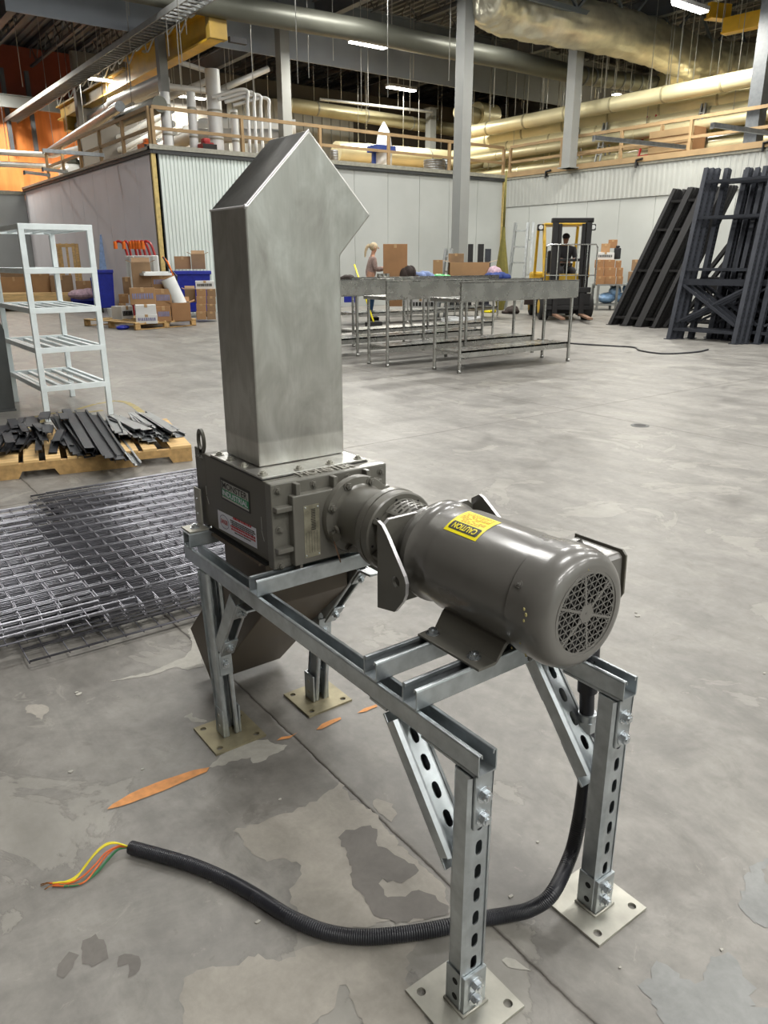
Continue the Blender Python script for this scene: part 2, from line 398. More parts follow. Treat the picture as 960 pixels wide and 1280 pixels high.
rr = t.ramp(nB, [(.3, (.34,) * 3), (.7, (.56,) * 3)]); t.l(rr, t.b.inputs['Roughness'])
t.b.inputs['Specular IOR Level'].default_value = .45
hh = t.math('SUBTRACT', t.math('ADD', t.math('MULTIPLY', nC, .25), t.math('MULTIPLY', sc1, -.25)), t.math('MULTIPLY', j1, 2.0))
t.bump(hh, .5, .0022); M['floor'] = t.m

def patch_mat(name, rgb):
    t = NT(name); g = t.geo(); a = t.noise(g, 9, 7, .7, .6); b = t.noise(g, 60, 4, .6)
    c = s2l(rgb)[:3]
    x = t.ramp(a, [(.25, tuple(k * .78 for k in c)), (.75, tuple(k * 1.16 for k in c))])
    x = t.mix(.3, x, t.ramp(b, [(.35, (.42,) * 3), (.65, (.58,) * 3)]), 'OVERLAY')
    t.l(x, t.b.inputs['Base Color']); t.b.inputs['Roughness'].default_value = .62; t.bump(b, .3, .0006); return t.m
M['patch_pale'] = patch_mat('bare_pale_concrete', (150, 145, 136)); M['patch_dark'] = patch_mat('dark_seal_coat', (108, 104, 99))
M['patch_cool'] = patch_mat('cool_grey_seal_coat', (130, 131, 129)); M['patch_white'] = patch_mat('chalky_concrete', (168, 165, 156))

floor = thing('floor', 'grey sealed concrete warehouse floor with peeling patches', 'floor'); floor['kind'] = 'structure'
del floor['category']
mb = MB(); mb.add([V(-46, -14, 0), V(12, -14, 0), V(12, 40, 0), V(-46, 40, 0)], [(0, 1, 2, 3)])
fl = mb.build('slab', M['floor'], floor); struct(fl)
rnd = random.Random(11)
def ragged(pts, step=.018, amp=.006, rnd=rnd):
    out = []; n = len(pts)
    for i in range(n):
        a = Vector(pts[i]); b = Vector(pts[(i + 1) % n]); L = (b - a).length; k = max(1, int(L / step))
        for j in range(k):
            p = a.lerp(b, j / k)
            am = amp * min(1, L / .03)
            out.append((p.x + rnd.uniform(-am, am), p.y + rnd.uniform(-am, am)))
    return out
def patch(px, mat, name='coating_patch', h=.0009, amp=.006, step=.011, off=(0, 0), k=1.0):
    pts = [atZ(off[0] + x / k, off[1] + y / k) for x, y in px]
    pts = [(p.x, p.y) for p in pts]
    if name == 'coating_patch': pts = ragged(pts, .05, .010)
    b = bmesh.new(); vs = [b.verts.new((x, y, h)) for x, y in ragged(pts, step, amp)]
    f = b.faces.new(vs)
    if f.normal.z < 0: bmesh.ops.reverse_faces(b, faces=[f])
    bmesh.ops.triangulate(b, faces=b.faces[:])
    me = bpy.data.meshes.new(name); b.to_mesh(me); b.free(); me.materials.append(mat)
    o = bpy.data.objects.new(name, me); C.objects.link(o); o.parent = floor; return struct(o)
K = 2.526; OF = (240, 880)
patch([(130, 400), (190, 375), (260, 360), (330, 340), (400, 300), (450, 268), (470, 255), (500, 290), (560, 342), (610, 390), (680, 458), (740, 515), (808, 580), (812, 640), (800, 668), (690, 694), (620, 690), (520, 705), (420, 706), (375, 690), (350, 670), (330, 620), (315, 580), (330, 545), (335, 505), (300, 490), (250, 488), (190, 474), (160, 440)], M['patch_pale'], off=OF, k=K)
patch([(455, 425), (480, 405), (520, 391), (562, 388), (580, 402), (597, 442), (650, 468), (705, 500), (712, 532), (690, 556), (640, 574), (600, 552), (590, 560), (618, 600), (660, 615), (690, 600), (722, 586), (760, 600), (806, 640), (800, 668), (700, 693), (640, 684), (570, 660), (545, 622), (522, 572), (490, 500), (478, 470)], M['patch_dark'], h=.0015, off=OF, k=K)
patch([(-30, 870), (60, 838), (150, 820), (208, 795), (230, 805), (290, 800), (360, 752), (420, 745), (500, 765), (620, 765), (722, 752), (690, 810), (685, 880), (700, 905), (760, 1050), (560, 1070), (535, 1010), (530, 960), (500, 885), (460, 900), (430, 970), (375, 1000), (380, 1060), (-30, 1080)], M['patch_pale'], off=OF, k=K)
patch([(55, 205), (110, 150), (170, 125), (230, 110), (270, 130), (312, 125), (280, 150), (240, 160), (212, 183), (190, 185), (188, 162), (130, 175), (90, 196)], M['patch_white'], off=OF, k=K, amp=.004, step=.01)
patch([(645, 150), (690, 125), (712, 95), (717, 60), (700, 22), (714, 20), (742, 80), (756, 165), (700, 176), (660, 165), (560, 190), (410, 216), (410, 212), (560, 180)], M['patch_white'], off=(0, 780), k=3.0, amp=.004, step=.012)
patch([(80, 325), (110, 300), (175, 298), (190, 320), (160, 360), (120, 345)], M['patch_pale'], off=(0, 780), k=3.0, amp=.006, step=.01)
patch([(690, 345), (715, 335), (735, 352), (780, 362), (775, 370), (735, 366), (700, 358)], M['patch_white'], off=(0, 780), k=3.0, amp=.003, step=.008)
patch([(555, 1000), (590, 930), (640, 925), (680, 975), (740, 960), (762, 900), (830, 870), (880, 930), (890, 980), (922, 1010), (910, 1060), (965, 1070), (1000, 1150), (600, 1150), (580, 1070)], M['patch_cool'], off=(600, 860), k=2.667, amp=.008)
patch([(80, 905), (112, 890), (186, 944), (152, 956), (100, 937)], M['patch_white'], off=(600, 860), k=2.667, amp=.003, step=.01)
patch([(870, 640), (960, 560), (960, 800), (900, 780), (850, 720)], M['patch_cool'], off=(600, 860), k=2.667, amp=.006)
patch([(150, 560), (170, 543), (188, 548), (180, 580), (160, 600), (146, 590)], M['patch_dark'], off=(0, 920), k=2.0, amp=.004, step=.01)
patch([(205, 520), (245, 505), (272, 520), (262, 556), (225, 586), (198, 575)], M['patch_dark'], off=(0, 920), k=2.0, amp=.005, step=.012)
patch([(295, 550), (320, 541), (352, 560), (345, 592), (322, 598), (318, 572), (298, 570)], M['patch_dark'], off=(0, 920), k=2.0, amp=.004, step=.01)
patch([(585, 300), (635, 322), (640, 345), (628, 382), (600, 360), (560, 320)], M['patch_pale'], off=OF, k=K, amp=.004, step=.012)
def mark(px, mat, name='paint_mark', **kw):
    o = patch(px, mat, name, h=.0022, amp=kw.get('amp', .0022), step=.02); return o
mark([(134, 1012), (150, 1000), (176, 986), (205, 976), (240, 964), (262, 960), (258, 966), (230, 977), (205, 989), (176, 1000), (150, 1009)], M['mark_orange'])
mark([(346, 926), (352, 922), (364, 920), (372, 916), (362, 924)], M['mark_orange'])
mark([(396, 913), (402, 906), (412, 901), (425, 897), (427, 900), (414, 906), (402, 912)], M['mark_orange'])
mark([(446, 892), (454, 886), (470, 881), (471, 884), (458, 890)], M['mark_orange'])
for pl_ in ([(0, 546), (30, 536), (60, 524), (96, 517), (130, 513)], [(96, 512), (120, 505), (146, 501), (158, 503), (168, 508), (178, 516), (186, 526)], [(40, 522), (70, 516), (100, 516)]):
    P_ = [atZ(x, y, 0) for x, y in pl_]
    for i in range(len(P_) - 1):
        a, c = P_[i], P_[i + 1]; d = (c - a); n_ = V(-d.y, d.x, 0).normalized() * .028; m_ = (a + c) / 2; k = .93
        b_ = MB(); b_.add([V((m_ + (p - m_) * k + s_ * n_).x, (m_ + (p - m_) * k + s_ * n_).y, .002) for p, s_ in ((a, -1), (c, -1), (c, 1), (a, 1))], [(0, 1, 2, 3)]); struct(b_.build('paint_mark', M['mark_yellow'], floor, fix=False))

rc = random.Random(17)
for (x, y, s_) in ((690, 1123, .010), (638, 1121, .007), (797, 770, .014), (795, 766, .008), (263, 1103, .006), (955, 842, .007), (672, 1053, .005), (540, 1228, .004), (88, 965, .009), (96, 866, .008), (99, 868, .014), (178, 962, .006), (775, 1210, .004), (902, 1188, .005), (350, 1000, .006), (322, 1153, .008)):
    p = atZ(x, y); b_ = MB(); n_ = 6; P_ = [V(p.x + s_ * .8 * rc.uniform(.4, 1) * math.cos(2 * PI * k / n_), p.y + s_ * rc.uniform(.5, 1) * math.sin(2 * PI * k / n_), 0) for k in range(n_)]
    b_.prism([(q.x, q.y) for q in P_], 'z', .0004, .003); struct(b_.build('debris_chip', M['patch_white'], floor))
# ------------------------------------------------------------------ slotted strut channel
S = .0413
def strut_mesh(L, slots=False, first=.03):
    """open sheet of a strut: web at z=0, open side up, runs 0..L along x"""
    b = bmesh.new(); h = S / 2; r = .004
    prof = [(-.0115, S - .0075), (-.0118, S - .001), (-.013, S), (-h + r, S), (-h + r * .3, S - r * .3), (-h, S - r), (-h, r), (-h + r * .3, r * .3), (-h + r, 0)]
    right = [(-y, z) for y, z in prof][::-1]
    def strip(pts):
        a = [b.verts.new((0, y, z)) for y, z in pts]; c = [b.verts.new((L, y, z)) for y, z in pts]
        for i in range(len(pts) - 1): b.faces.new((a[i], c[i], c[i + 1], a[i + 1]))
    strip(prof); strip(right)
    w0, w1 = -h + r, h - r
    def quad(x0, x1):
        if x1 - x0 > 1e-5: b.faces.new([b.verts.new(p) for p in ((x0, w0, 0), (x1, w0, 0), (x1, w1, 0), (x0, w1, 0))])
    if not slots: quad(0, L)
    else:
        x = first; quad(0, x); per = .0508; sl, sw = .0150, .0074      # half length of straight+round, half width
        while x + per <= L + 1e-6:
            cx = x + per / 2; hx = per / 2
            rect = [(-hx, w0), (-hx / 3, w0), (hx / 3, w0), (hx, w0), (hx, w0 / 2), (hx, 0), (hx, w1 / 2), (hx, w1), (hx / 3, w1), (-hx / 3, w1), (-hx, w1), (-hx, w1 / 2), (-hx, 0), (-hx, w0 / 2)]
            k = .7071 * sw; e = sl - sw
            st = [(-e - k, -k), (-e, -sw), (e, -sw), (e + k, -k), (e + sw * .92, -sw * .38), (e + sw, 0), (e + sw * .92, sw * .38), (e + k, k), (e, sw), (-e, sw), (-e - k, k), (-e - sw * .92, sw * .38), (-e - sw, 0), (-e - sw * .92, -sw * .38)]
            A = [b.verts.new((cx + p[0], p[1], 0)) for p in rect]; B = [b.verts.new((cx + p[0], p[1], 0)) for p in st]
            for i in range(14): j = (i + 1) % 14; b.faces.new((A[i], A[j], B[j], B[i]))
            x += per
        quad(x, L)
    bmesh.ops.remove_doubles(b, verts=b.verts, dist=1e-6)
    bmesh.ops.recalc_face_normals(b, faces=b.faces)
    # outward normals: web faces should point down
    web = [f for f in b.faces if abs(f.normal.z) > .9 and f.calc_center_median().z < 1e-4]
    if web and web[0].normal.z > 0: bmesh.ops.reverse_faces(b, faces=b.faces)
    me = bpy.data.meshes.new('strut'); b.to_mesh(me); b.free(); return me
def strut(name, L, org, d, opendir, parent, slots=False, mat=None, first=.03):
    """org: centre of the web line at the start; d: run direction; opendir: where the open side looks"""
    me = strut_mesh(L, slots, first); me.materials.append(mat or M['zinc'])
    X = Vector(d).normalized(); Z = Vector(opendir); Z = (Z - X * Z.dot(X)).normalized(); Y = Z.cross(X); o = Vector(org)
    m = Matrix(((X.x, Y.x, Z.x, o.x), (X.y, Y.y, Z.y, o.y), (X.z, Y.z, Z.z, o.z), (0, 0, 0, 1)))
    me.transform(m)
    ob = bpy.data.objects.new(name, me); C.objects.link(ob); ob.parent = parent
    md = ob.modifiers.new('solid', 'SOLIDIFY'); md.thickness = .0026; md.offset = -1; md.use_even_offset = True
    return ob

FL, FW, FH = 1.181, .370, .5608          # length, rail spacing, rail top
frame = thing('strut_support_frame', 'zinc slotted strut channel stand on four base plates, carrying the grey grinder', 'stand')
for y in (0, FW): strut('rail', FL, (0, y, FH - S), (1, 0, 0), (0, 0, 1), frame)
CX = (.0206, .3945 + S / 2, .8653 + S / 2, .9835 + S / 2)
for i, xc in enumerate(CX):
    if i == 0: strut('cross_strut', FW + S, (xc, -S / 2, FH + S), (0, 1, 0), (0, 0, -1), frame)
    else: strut('cross_strut', FW + S, (xc, -S / 2, FH), (0, 1, 0), (0, 0, 1), frame)
PXF = FL - .031
# front posts: web (slots) looks to +X
for y in (0, FW):
    p = strut('post', FH - S - .014 - .006, (PXF + S / 2 - .001, y, FH - S - .006), (0, 0, -1), (-1, 0, 0), frame, slots=True, first=.072)
    b = MB(); b.box(PXF - S / 2 - .001, PXF - S / 2 + .002, y - .0200, y + .0200, .014, FH - S - .008); b.build('post_light_blocker', M['zinc'], p)  # added strip: keeps light out of the post so its slots look dark
    b = MB(); th = .006; xf = PXF + S / 2 - .001; zt = FH - S
    b.box(xf, xf + th, y - .0195, y + .0195, zt - .108, zt); b.box(xf - .135, xf + th, y - .0195, y + .0195, zt - th, zt)
    k = b.build('angle_bracket', M['zinc'], frame, bevel=.002)
    bb = MB()
    for dz in (.043, .089): bb.hexbolt((xf + th, y, zt - dz), (1, 0, 0), .0105, .009)
    bb.build('bolt', M['bolt'], k)
    # base: square plate with four holes, channel socket with bolts
def base_plate(cx, cy, mat, hs=.0778):
    b = bmesh.new(); n = 16; hr = .0088; ho = hs - .021; t_ = .0065
    holes = [(sx * ho, sy * ho) for sx in (-1, 1) for sy in (-1, 1)]
    # grid of 3x3 cells; the corner cells carry the holes
    cuts = [-hs, -hs + .042, hs - .042, hs]
    for i in range(3):
        for j in range(3):
            x0, x1, y0, y1 = cuts[i], cuts[i + 1], cuts[j], cuts[j + 1]
            if i != 1 and j != 1:
                cx_, cy_ = (x0 + x1) / 2, (y0 + y1) / 2; R_ = []; H_ = []
                for k in range(n):
                    a = 2 * PI * (k + .5) / n + PI / 4 - PI / n * 1; c_, s_ = math.cos(a), math.sin(a); q = .021 / max(abs(c_), abs(s_))
                    R_.append(b.verts.new((cx_ + q * c_, cy_ + q * s_, t_))); H_.append(b.verts.new((cx_ + hr * c_, cy_ + hr * s_, t_)))
                for k in range(n): l = (k + 1) % n; b.faces.new((R_[k], R_[l], H_[l], H_[k]))
            else: b.faces.new([b.verts.new(p) for p in ((x0, y0, t_), (x1, y0, t_), (x1, y1, t_), (x0, y1, t_))])
    bmesh.ops.remove_doubles(b, verts=b.verts, dist=1e-5)
    for f in b.faces:
        f.normal_update()
        if f.normal.z < 0: f.normal_flip()
    me = bpy.data.meshes.new('base_plate'); b.to_mesh(me); b.free(); me.transform(Matrix.Translation((cx, cy, 0))); me.materials.append(mat)
    o = bpy.data.objects.new('base_plate', me); C.objects.link(o); o.parent = frame
    md = o.modifiers.new('solid', 'SOLIDIFY'); md.thickness = t_ - .0003; md.offset = -1; return o
for y in (0, FW):
    pl = base_plate(PXF, y, M['plate_zinc'])
    b = MB(); a = S / 2 + .0062; z1 = .092
    # U socket around the post, open towards -X
    for (x0, x1, y0, y1) in ((S / 2 - .001, a, -a, a), (-a + .004, S / 2, -a, -S / 2 - .0006), (-a + .004, S / 2, S / 2 + .0006, a)):
        b.box(PXF + x0, PXF + x1, y + y0, y + y1, .0066, z1)
    so = b.build('post_socket', M['zinc'], frame, bevel=.0015)
    bb = MB()
    for z in (.034, .066): bb.hexbolt((PXF + a, y, z), (1, 0, 0), .0105, .009)
    bb.build('bolt', M['bolt'], so)
    hb = MB()
    for z in (.032, .068): hb.cyl((PXF + .002, y - a - .0004, z), (PXF + .002, y - a + .0005, z), .0068, 16)
    hb.build('socket_hole', M['black'], so)
    wd = MB(); wd.tube([(PXF + sx * (a + .002), y + sy * (a + .002), .0085) for sx, sy in ((-.8, -1), (1, -1), (1, 1), (-.8, 1))], .0035, 8); wd.build('weld_bead', M['plate_zinc'], pl)
# rear posts lean a little: open side looks to the viewer, web behind
rear = [(.0, .0195, .1198), (FW, .3225, .1162)]
for (yt, yb, xb) in rear:
    a = V(xb, yb, .008); c = V(xb, yt, FH - S); d = (a - c)
    strut('post', d.length, c - V(S / 2, 0, 0), d, (1, 0, 0), frame, slots=True)
    pl = base_plate(xb, yb, M['plate_tan'])
    b = MB()
    for sy in (-1, 1): b.box(xb - .024, xb + .022, yb + sy * (S / 2 + .0015) - (.006 if sy < 0 else 0), yb + sy * (S / 2 + .0015) + (.006 if sy > 0 else 0), .0066, .095)
    b.box(xb - .030, xb - .024, yb - .028, yb + .028, .0066, .095)
    so = b.build('post_socket', M['zinc'], frame, bevel=.0015)
    bb = MB()
    for z in (.034, .07): bb.cyl((xb - .004, yb - S / 2 - .0075, z), (xb - .004, yb - S / 2 - .009, z), .006, 12)
    bb.build('socket_hole', M['plate_zinc'], so)
# braces
def brace(a, c, y, fl, slots, top_fit, bot_fit):
    a = V(a[0], y, a[1]); c = V(c[0], y, c[1]); d = (c - a).normalized()
    nrm = V(-d.z, 0, d.x) * fl                       # side on which the channel is open
    s_ = strut('brace', (c - a).length, a - nrm * S / 2, d, nrm, frame, slots=slots, first=.012)
    return s_
for y in (0, FW):
    brace((.955, .506), (1.112, .312), y, 1 if False else -1, True, None, None)
    # strap fittings: under the rail bending down the open side of the brace, and down along the post
    d = V(1.112 - .955, 0, .312 - .506).normalized(); q = V(d.z, 0, -d.x)
    if q.z > 0: q = -q
    b = MB(); off = q * (S / 2 + .003)
    p0 = V(.930, y, .5165) ; e = V(.955, y, .506) + off
    b.bar(p0 + V(-.05, 0, 0), p0 + V(.004, 0, 0), .038, .006); b.build('angle_fitting', M['zinc'], frame, bevel=.001); b = MB(); b.bar(e - d * .018, e + d * .085, .038, .006, up=q); b.build('angle_fitting', M['zinc'], frame, bevel=.001); b = MB()
    g_ = V(1.112, y, .312) + off
    b.bar(g_ - d * .075, g_ + d * .022, .038, .006, up=q); b.build('angle_fitting', M['zinc'], frame, bevel=.001); b = MB(); b.bar(V(1.1258, y, .30), V(1.1258, y, .215), .038, .006, up=(1, 0, 0))
    b.build('angle_fitting', M['zinc'], frame, bevel=.001)
for (yt, yb, xb) in rear:
    ya = yt + (yb - yt) * .15
    # rear brace rises from the post to the rail, towards the viewer
    a = V(.292, yt, .500); c = V(.152, yt + (yb - yt) * .5, .305); d = (c - a).normalized(); n_ = V(d.z, 0, -d.x)
    if n_.x < 0: n_ = -n_
    strut('brace', (c - a).length, a - n_ * S / 2, d, n_, frame, slots=False)
    b = MB(); k = n_ * (S / 2 + .003)
    b.bar(a + k - d * .006, a + k + d * .055, .038, .006, up=n_); b.build('angle_fitting', M['zinc'], frame, bevel=.001); b = MB(); b.bar(a + k + V(.004, 0, .006), a + k + V(.055, 0, .0085), .038, .006)
    b.build('angle_fitting', M['zinc'], frame, bevel=.001); b = MB(); b.bar(c + k - d * .062, c + k + d * .012, .038, .006, up=n_); b.build('angle_fitting', M['zinc'], frame, bevel=.001); b = MB()
    xx = xb + S / 2 + .003; yy = yt + (yb - yt) * .62
    zz = (c + k + d * .01).z
    b.bar(V(xx, yy, zz), V(xx, yy + (yb - yt) * .1, zz - .075), .038, .006, up=(1, 0, 0))
    f_ = b.build('angle_fitting', M['zinc'], frame, bevel=.001)
    bb = MB(); bb.hexbolt(a + k + n_ * .003 + d * .03, n_, .010, .008); bb.hexbolt(c + k + n_ * .003 - d * .03, n_, .010, .008); bb.hexbolt((xx + .003, yy, zz - .04), (1, 0, 0), .010, .008)
    bb.build('bolt', M['bolt'], f_)

# ------------------------------------------------------------------ the grinder standing on the frame
ZB = FH + S; BX0, BX1, BY0, BY1, BZ1 = .012, .408, .045, .372, .815
gr = thing('sewage_grinder', 'grey painted grinder with upright steel chute and long motor, on the strut frame', 'machine')
b = MB(); b.box(BX0 + .02, BX1 - .03, BY0, BY1, ZB + .012, BZ1); b.box(BX0, BX0 + .022, BY0 + .001, BY1 - .001, ZB + .006, BZ1 - .002)
hou = b.build('housing', M['paint_dark'], gr, bevel=.003)
b = MB(); b.box(BX0 + .03, BX1 - .04, BY0 + .002, BY0 + .012, ZB, ZB + .0125); b.box(BX0 + .03, BX1 - .04, BY0 - .006, BY0 + .03, ZB + .0005, ZB + .004); b.build('bottom_gasket', M['rubber'], hou)
# scratches in the paint
b = MB()
for (x0, y0, x1, y1) in ((.030, .725, .030, .700), (.030, .697, .041, .676), (.347, .722, .348, .690), (.346, .688, .357, .662)):
    b.bar((x0, BY0 - .0004, y0), (x1, BY0 - .0004, y1), .0014, .0006, up=(0, 1, 0))
b.build('scratch', M['silver_label'], hou)
# end cover with bolted flange, raised panel and ribs
b = MB(); b.box(BX1 - .03, BX1, BY0 - .003, BY1 + .003, ZB + .001, BZ1 + .001)
cov = b.build('end_cover', M['paint'], gr, bevel=.003)
b = MB(); b.prism([(.086, ZB + .008), (.345, ZB + .008), (.345, .785), (.086, .785)], 'x', BX1 - .002, .431); b.build('raised_panel', M['paint'], cov, bevel=.003)
RB = [(BX1 - .002, .428, y - .006, y + .006, .777, .813) for y in (.104, .208, .305)] + [(.398, .43, .100, .108, ZB - .012, ZB + .012)]
for z in (.756, .654): RB += [(BX1 - .002, .427, BY0, .092, z - .006, z + .006), (BX1 - .002, .427, .34, BY1, z - .006, z + .006)]
for q in RB: b = MB(); b.box(*q); b.build('cover_rib', M['paint'], cov, bevel=.002)
for (y, z) in ((.060, .800), (.158, .799), (.257, .799), (.357, .797), (.060, .704), (.060, .612), (.357, .704), (.357, .612)):
    b = MB(); b.hexbolt((BX1, y, z), (1, 0, 0), .0072, .006); b.build('cover_bolt', M['paint'], cov)
b = MB(); b.box(.431, .4316, .114, .157, .625, .757); npl = b.build('nameplate', M['nameplate'], cov)
b = MB()
for (y, z) in ((.118, .752), (.153, .750), (.118, .631), (.153, .630)): b.sphere((.432, y, z), .0022, 8, 6)
b.build('rivet', M['bolt'], npl)
b = MB()
rnd = random.Random(5)
for k in range(13): b.box(.4316, .4319, .1335 + rnd.uniform(-.0008, .0008), .1455, .744 - k * .0042, .744 - k * .0042 + .0022)
for k in range(5): b.box(.4316, .4319, .1185 + k * .0075, .119 + k * .0075, .636, .690)
b.build('nameplate_print', M['ink_black'], npl)
# raised cast word along the top of the cover
b = MB(); b.box(.348, .399, .128, .296, BZ1 - .0005, BZ1 + .0012)
lt = b.build('letter_plate', M['paint'], cov, bevel=.001)
b = MB(); add_text(b, 'MONSTER', .03, lambda u, v, h=0: V(.373 - v, .212 + u, BZ1 + .0012 + h), width=.156, height=.036, th=.003)
b.build('cast_lettering', M['cast_worn'], lt)
# black bordered maker's sign and the white warning label on the long side
def side(u, v, h=0): return V(.210 + u, BY0 - .0012 - h, .7435 + v + u * .03)
b = MB(); b.box(.128, .292, BY0 - .0012, BY0, .715, .772); sg = b.build('maker_sign', M['ink_black'], hou)
b = MB(); b.box(.134, .286, BY0 - .0016, BY0 - .0012, .745, .766); b.build('sign_upper_field', M['silver_label'], sg)
b = MB(); b.box(.134, .286, BY0 - .0016, BY0 - .0012, .7245, .745); b.build('sign_lower_field', M['ink_green'], sg)
b = MB(); b.box(.134, .286, BY0 - .0016, BY0 - .0012, .7195, .7245); b.build('sign_strip', M['silver_label'], sg)
b = MB(); add_text(b, 'MONSTER', .02, lambda u, v: V(.210 + u, BY0 - .0019, .7555 + v), width=.142, height=.0175); b.build('sign_lettering', M['ink_black'], sg)
b = MB(); add_text(b, 'INDUSTRIAL', .016, lambda u, v: V(.210 + u, BY0 - .0019, .7345 + v), width=.144, height=.0145); b.build('sign_lettering', M['white_label'], sg)
b = MB(); b.add([V(.096, BY0 - .0009, .622), V(.318, BY0 - .0009, .631), V(.318, BY0 - .0009, .684), V(.096, BY0 - .0009, .675)], [(0, 1, 2, 3)])
wl = b.build('warning_label', M['white_label'], hou)
b = MB(); oc = (.135, .6505)
ring = [(oc[0] + .027 * math.cos(2 * PI * k / 40), oc[1] + .018 * math.sin(2 * PI * k / 40)) for k in range(40)]
for k in range(40):
    p, q = ring[k], ring[(k + 1) % 40]; b.bar((p[0], BY0 - .0012, p[1]), (q[0], BY0 - .0012, q[1]), .0016, .0004, up=(0, 1, 0))
b.build('oval_logo_ring', M['ink_grey'], wl)
b = MB(); add_text(b, 'DANGER', .012, lambda u, v: V(oc[0] + u, BY0 - .0014, oc[1] + v + u * .04), width=.042, height=.013); b.build('oval_logo_word', M['ink_red'], wl)
br = MB(); bk = MB(); rnd = random.Random(8)
rows = [(.6745, .0055, .100, 1), (.6665, .003, .135, 0), (.6615, .003, .13, 0), (.6565, .003, .12, 0), (.6495, .0055, .135, 1), (.6425, .0045, .13, 1), (.6365, .003, .09, 0)]
for (z, h, wd, red) in rows:
    x = .240 - wd / 2
    while x < .240 + wd / 2:
        l_ = rnd.uniform(.004, .013); (br if red else bk).box(x, x + l_, BY0 - .0014, BY0 - .0010, z + (x - .2) * .04, z + h + (x - .2) * .04); x += l_ + .0022
br.build('red_print', M['ink_red'], wl); bk.build('black_print', M['ink_black'], wl)
# lifting lug and angle clip at the rear
b = MB(); b.box(-.040, BX0, BY0 + .004, BY0 + .012, .60, .822)
lug = b.build('lifting_lug', M['paint_dark'], gr, bevel=.002)
b = MB()
cx_, cz_, R1, R2 = .002, .848, .027, .018; n = 28
vs = []; fs = []
for yy in (BY0 + .004, BY0 + .012):
    for r_ in (R1, R2): vs += [V(cx_ + r_ * .8 * math.cos(2 * PI * k / n), yy, cz_ - .004 + r_ * 1.25 * math.sin(2 * PI * k / n)) for k in range(n)]
for k in range(n):
    l = (k + 1) % n
    fs += [(k, l, n + l, n + k), (2 * n + l, 2 * n + k, 3 * n + k, 3 * n + l), (l, k, 2 * n + k, 2 * n + l), (n + k, n + l, 3 * n + l, 3 * n + k)]
b.add(vs, fs); b.build('lug_ring', M['paint_dark'], lug, fix=True)
b = MB()
for x in (-.012, .012): b.hexbolt((x, BY0 + .004, .800), (0, -1, 0), .007, .005)
b.build('lug_bolt', M['paint'], lug)
b = MB(); b.box(-.036, .004, BY0 - .010, BY0 - .005, ZB + .004, ZB + .108); b.box(-.02, .04, BY0 - .062, BY0 - .006, ZB, ZB + .005)
clip = b.build('angle_clip', M['plate_zinc'], gr, bevel=.001)
b = MB(); b.hexbolt((.012, BY0 - .035, ZB + .005), (0, 0, 1), .009, .007)
for z in (.035, .078): b.sphere((-.016, BY0 - .011, ZB + z), .004, 10, 6)
b.build('bolt', M['bolt'], clip)
# inlet chute
IX0, IX1 = .088, .273
Yc = [(.085, .822), (.336, .822), (.337, 1.318), (.429, 1.413), (.257, 1.590), (.085, 1.420)]
b = MB(); b.prism(Yc, 'x', IX0, IX1)
ch = b.build('inlet_chute', M['stainless'], gr, bevel=.0045)
b = MB()
# bright welds along the sloping top edge and the shoulder
b.tube([(IX1 - .002, .0865, 1.421), (IX1 - .002, .257, 1.589)], .0028, 8); b.tube([(IX0, .0865, 1.4205), (IX1 - .001, .0865, 1.4205)], .003, 8)
b.sphere((IX1 - .001, .087, 1.420), .0055, 10, 8)
b.build('weld_seam', M['bright_edge'], ch)
b = MB(); b.box(.072, .360, .046, .348, .8165, .8215)
fp = b.build('chute_flange', M['stainless'], gr, bevel=.001)
b = MB(); b.box(.070, .362, .044, .350, BZ1, .8165); b.build('flange_gasket', M['rubber'], fp)
for (x, y) in ((.092, .062), (.160, .062), (.235, .062), (.335, .062), (.345, .155), (.345, .245), (.345, .330), (.09, .330)):
    b = MB(); b.hexbolt((x, y, .8215), (0, 0, 1), .0085, .005); b.build('flange_bolt', M['plate_zinc'], fp)
# discharge chute under the housing
b = MB(); b.prism([(.275, ZB - .002), (.275, .440), (-.150, .016), (-.293, .150), (.030, .470), (.030, ZB - .002)], 'y', .085, .338)
dc = b.build('discharge_chute', M['duct_brown'], gr, bevel=.003)
b = MB(); b.box(.07, .345, .032, .354, ZB - .006, ZB + .0); b.build('discharge_flange', M['duct_brown'], gr)

# gearbox and motor, on a common axis
AXO = V(.43, .262, .711); AXD = V(1, -.0165, .015).normalized()
def ax(X, r=0.0, a=0.0):        # a: degrees from +Y towards +Z
    p = AXO + AXD * ((X - .43) / AXD.x); return p + V(0, r * math.cos(math.radians(a)), r * math.sin(math.radians(a)))
def lat(prof, seg=56): b_ = MB(); b_.lathe([((X - .43) / AXD.x, r) for X, r in prof], AXO, AXD, seg); return b_
gb = lat([(.428, .094), (.431, .098), (.4475, .098), (.450, .0965), (.4505, .0965), (.4515, .079), (.457, .0745), (.466, .0725), (.50, .0755), (.545, .0825), (.565, .088), (.572, .0955), (.575, .0975), (.5935, .0975), (.5938, .0935), (.5962, .0935), (.5965, .0965), (.618, .0955), (.621, .092), (.6212, .072), (.640, .066), (.700, .066)]).build('gear_reducer', M['paint'], gr)
for k in range(8):
    a = 22.5 + 45 * k; b = MB(); b.hexbolt(ax(.4505, .0865, a), AXD, .0085, .007); b.build('flange_bolt', M['paint'], gb)
b = MB()
for k in range(8): b.cyl(ax(.6209, .083, 10 + 45 * k), ax(.6214, .083, 10 + 45 * k), .003, 10)
b.build('screw_recess', M['black'], gb)
b = MB()                                                            # cast lug, broken paint tag and side ribs of the adapter
b.tube([ax(.452, .076, 200), ax(.470, .080, 196), ax(.474, .083, 190), ax(.470, .086, 184)], .0045, 8)
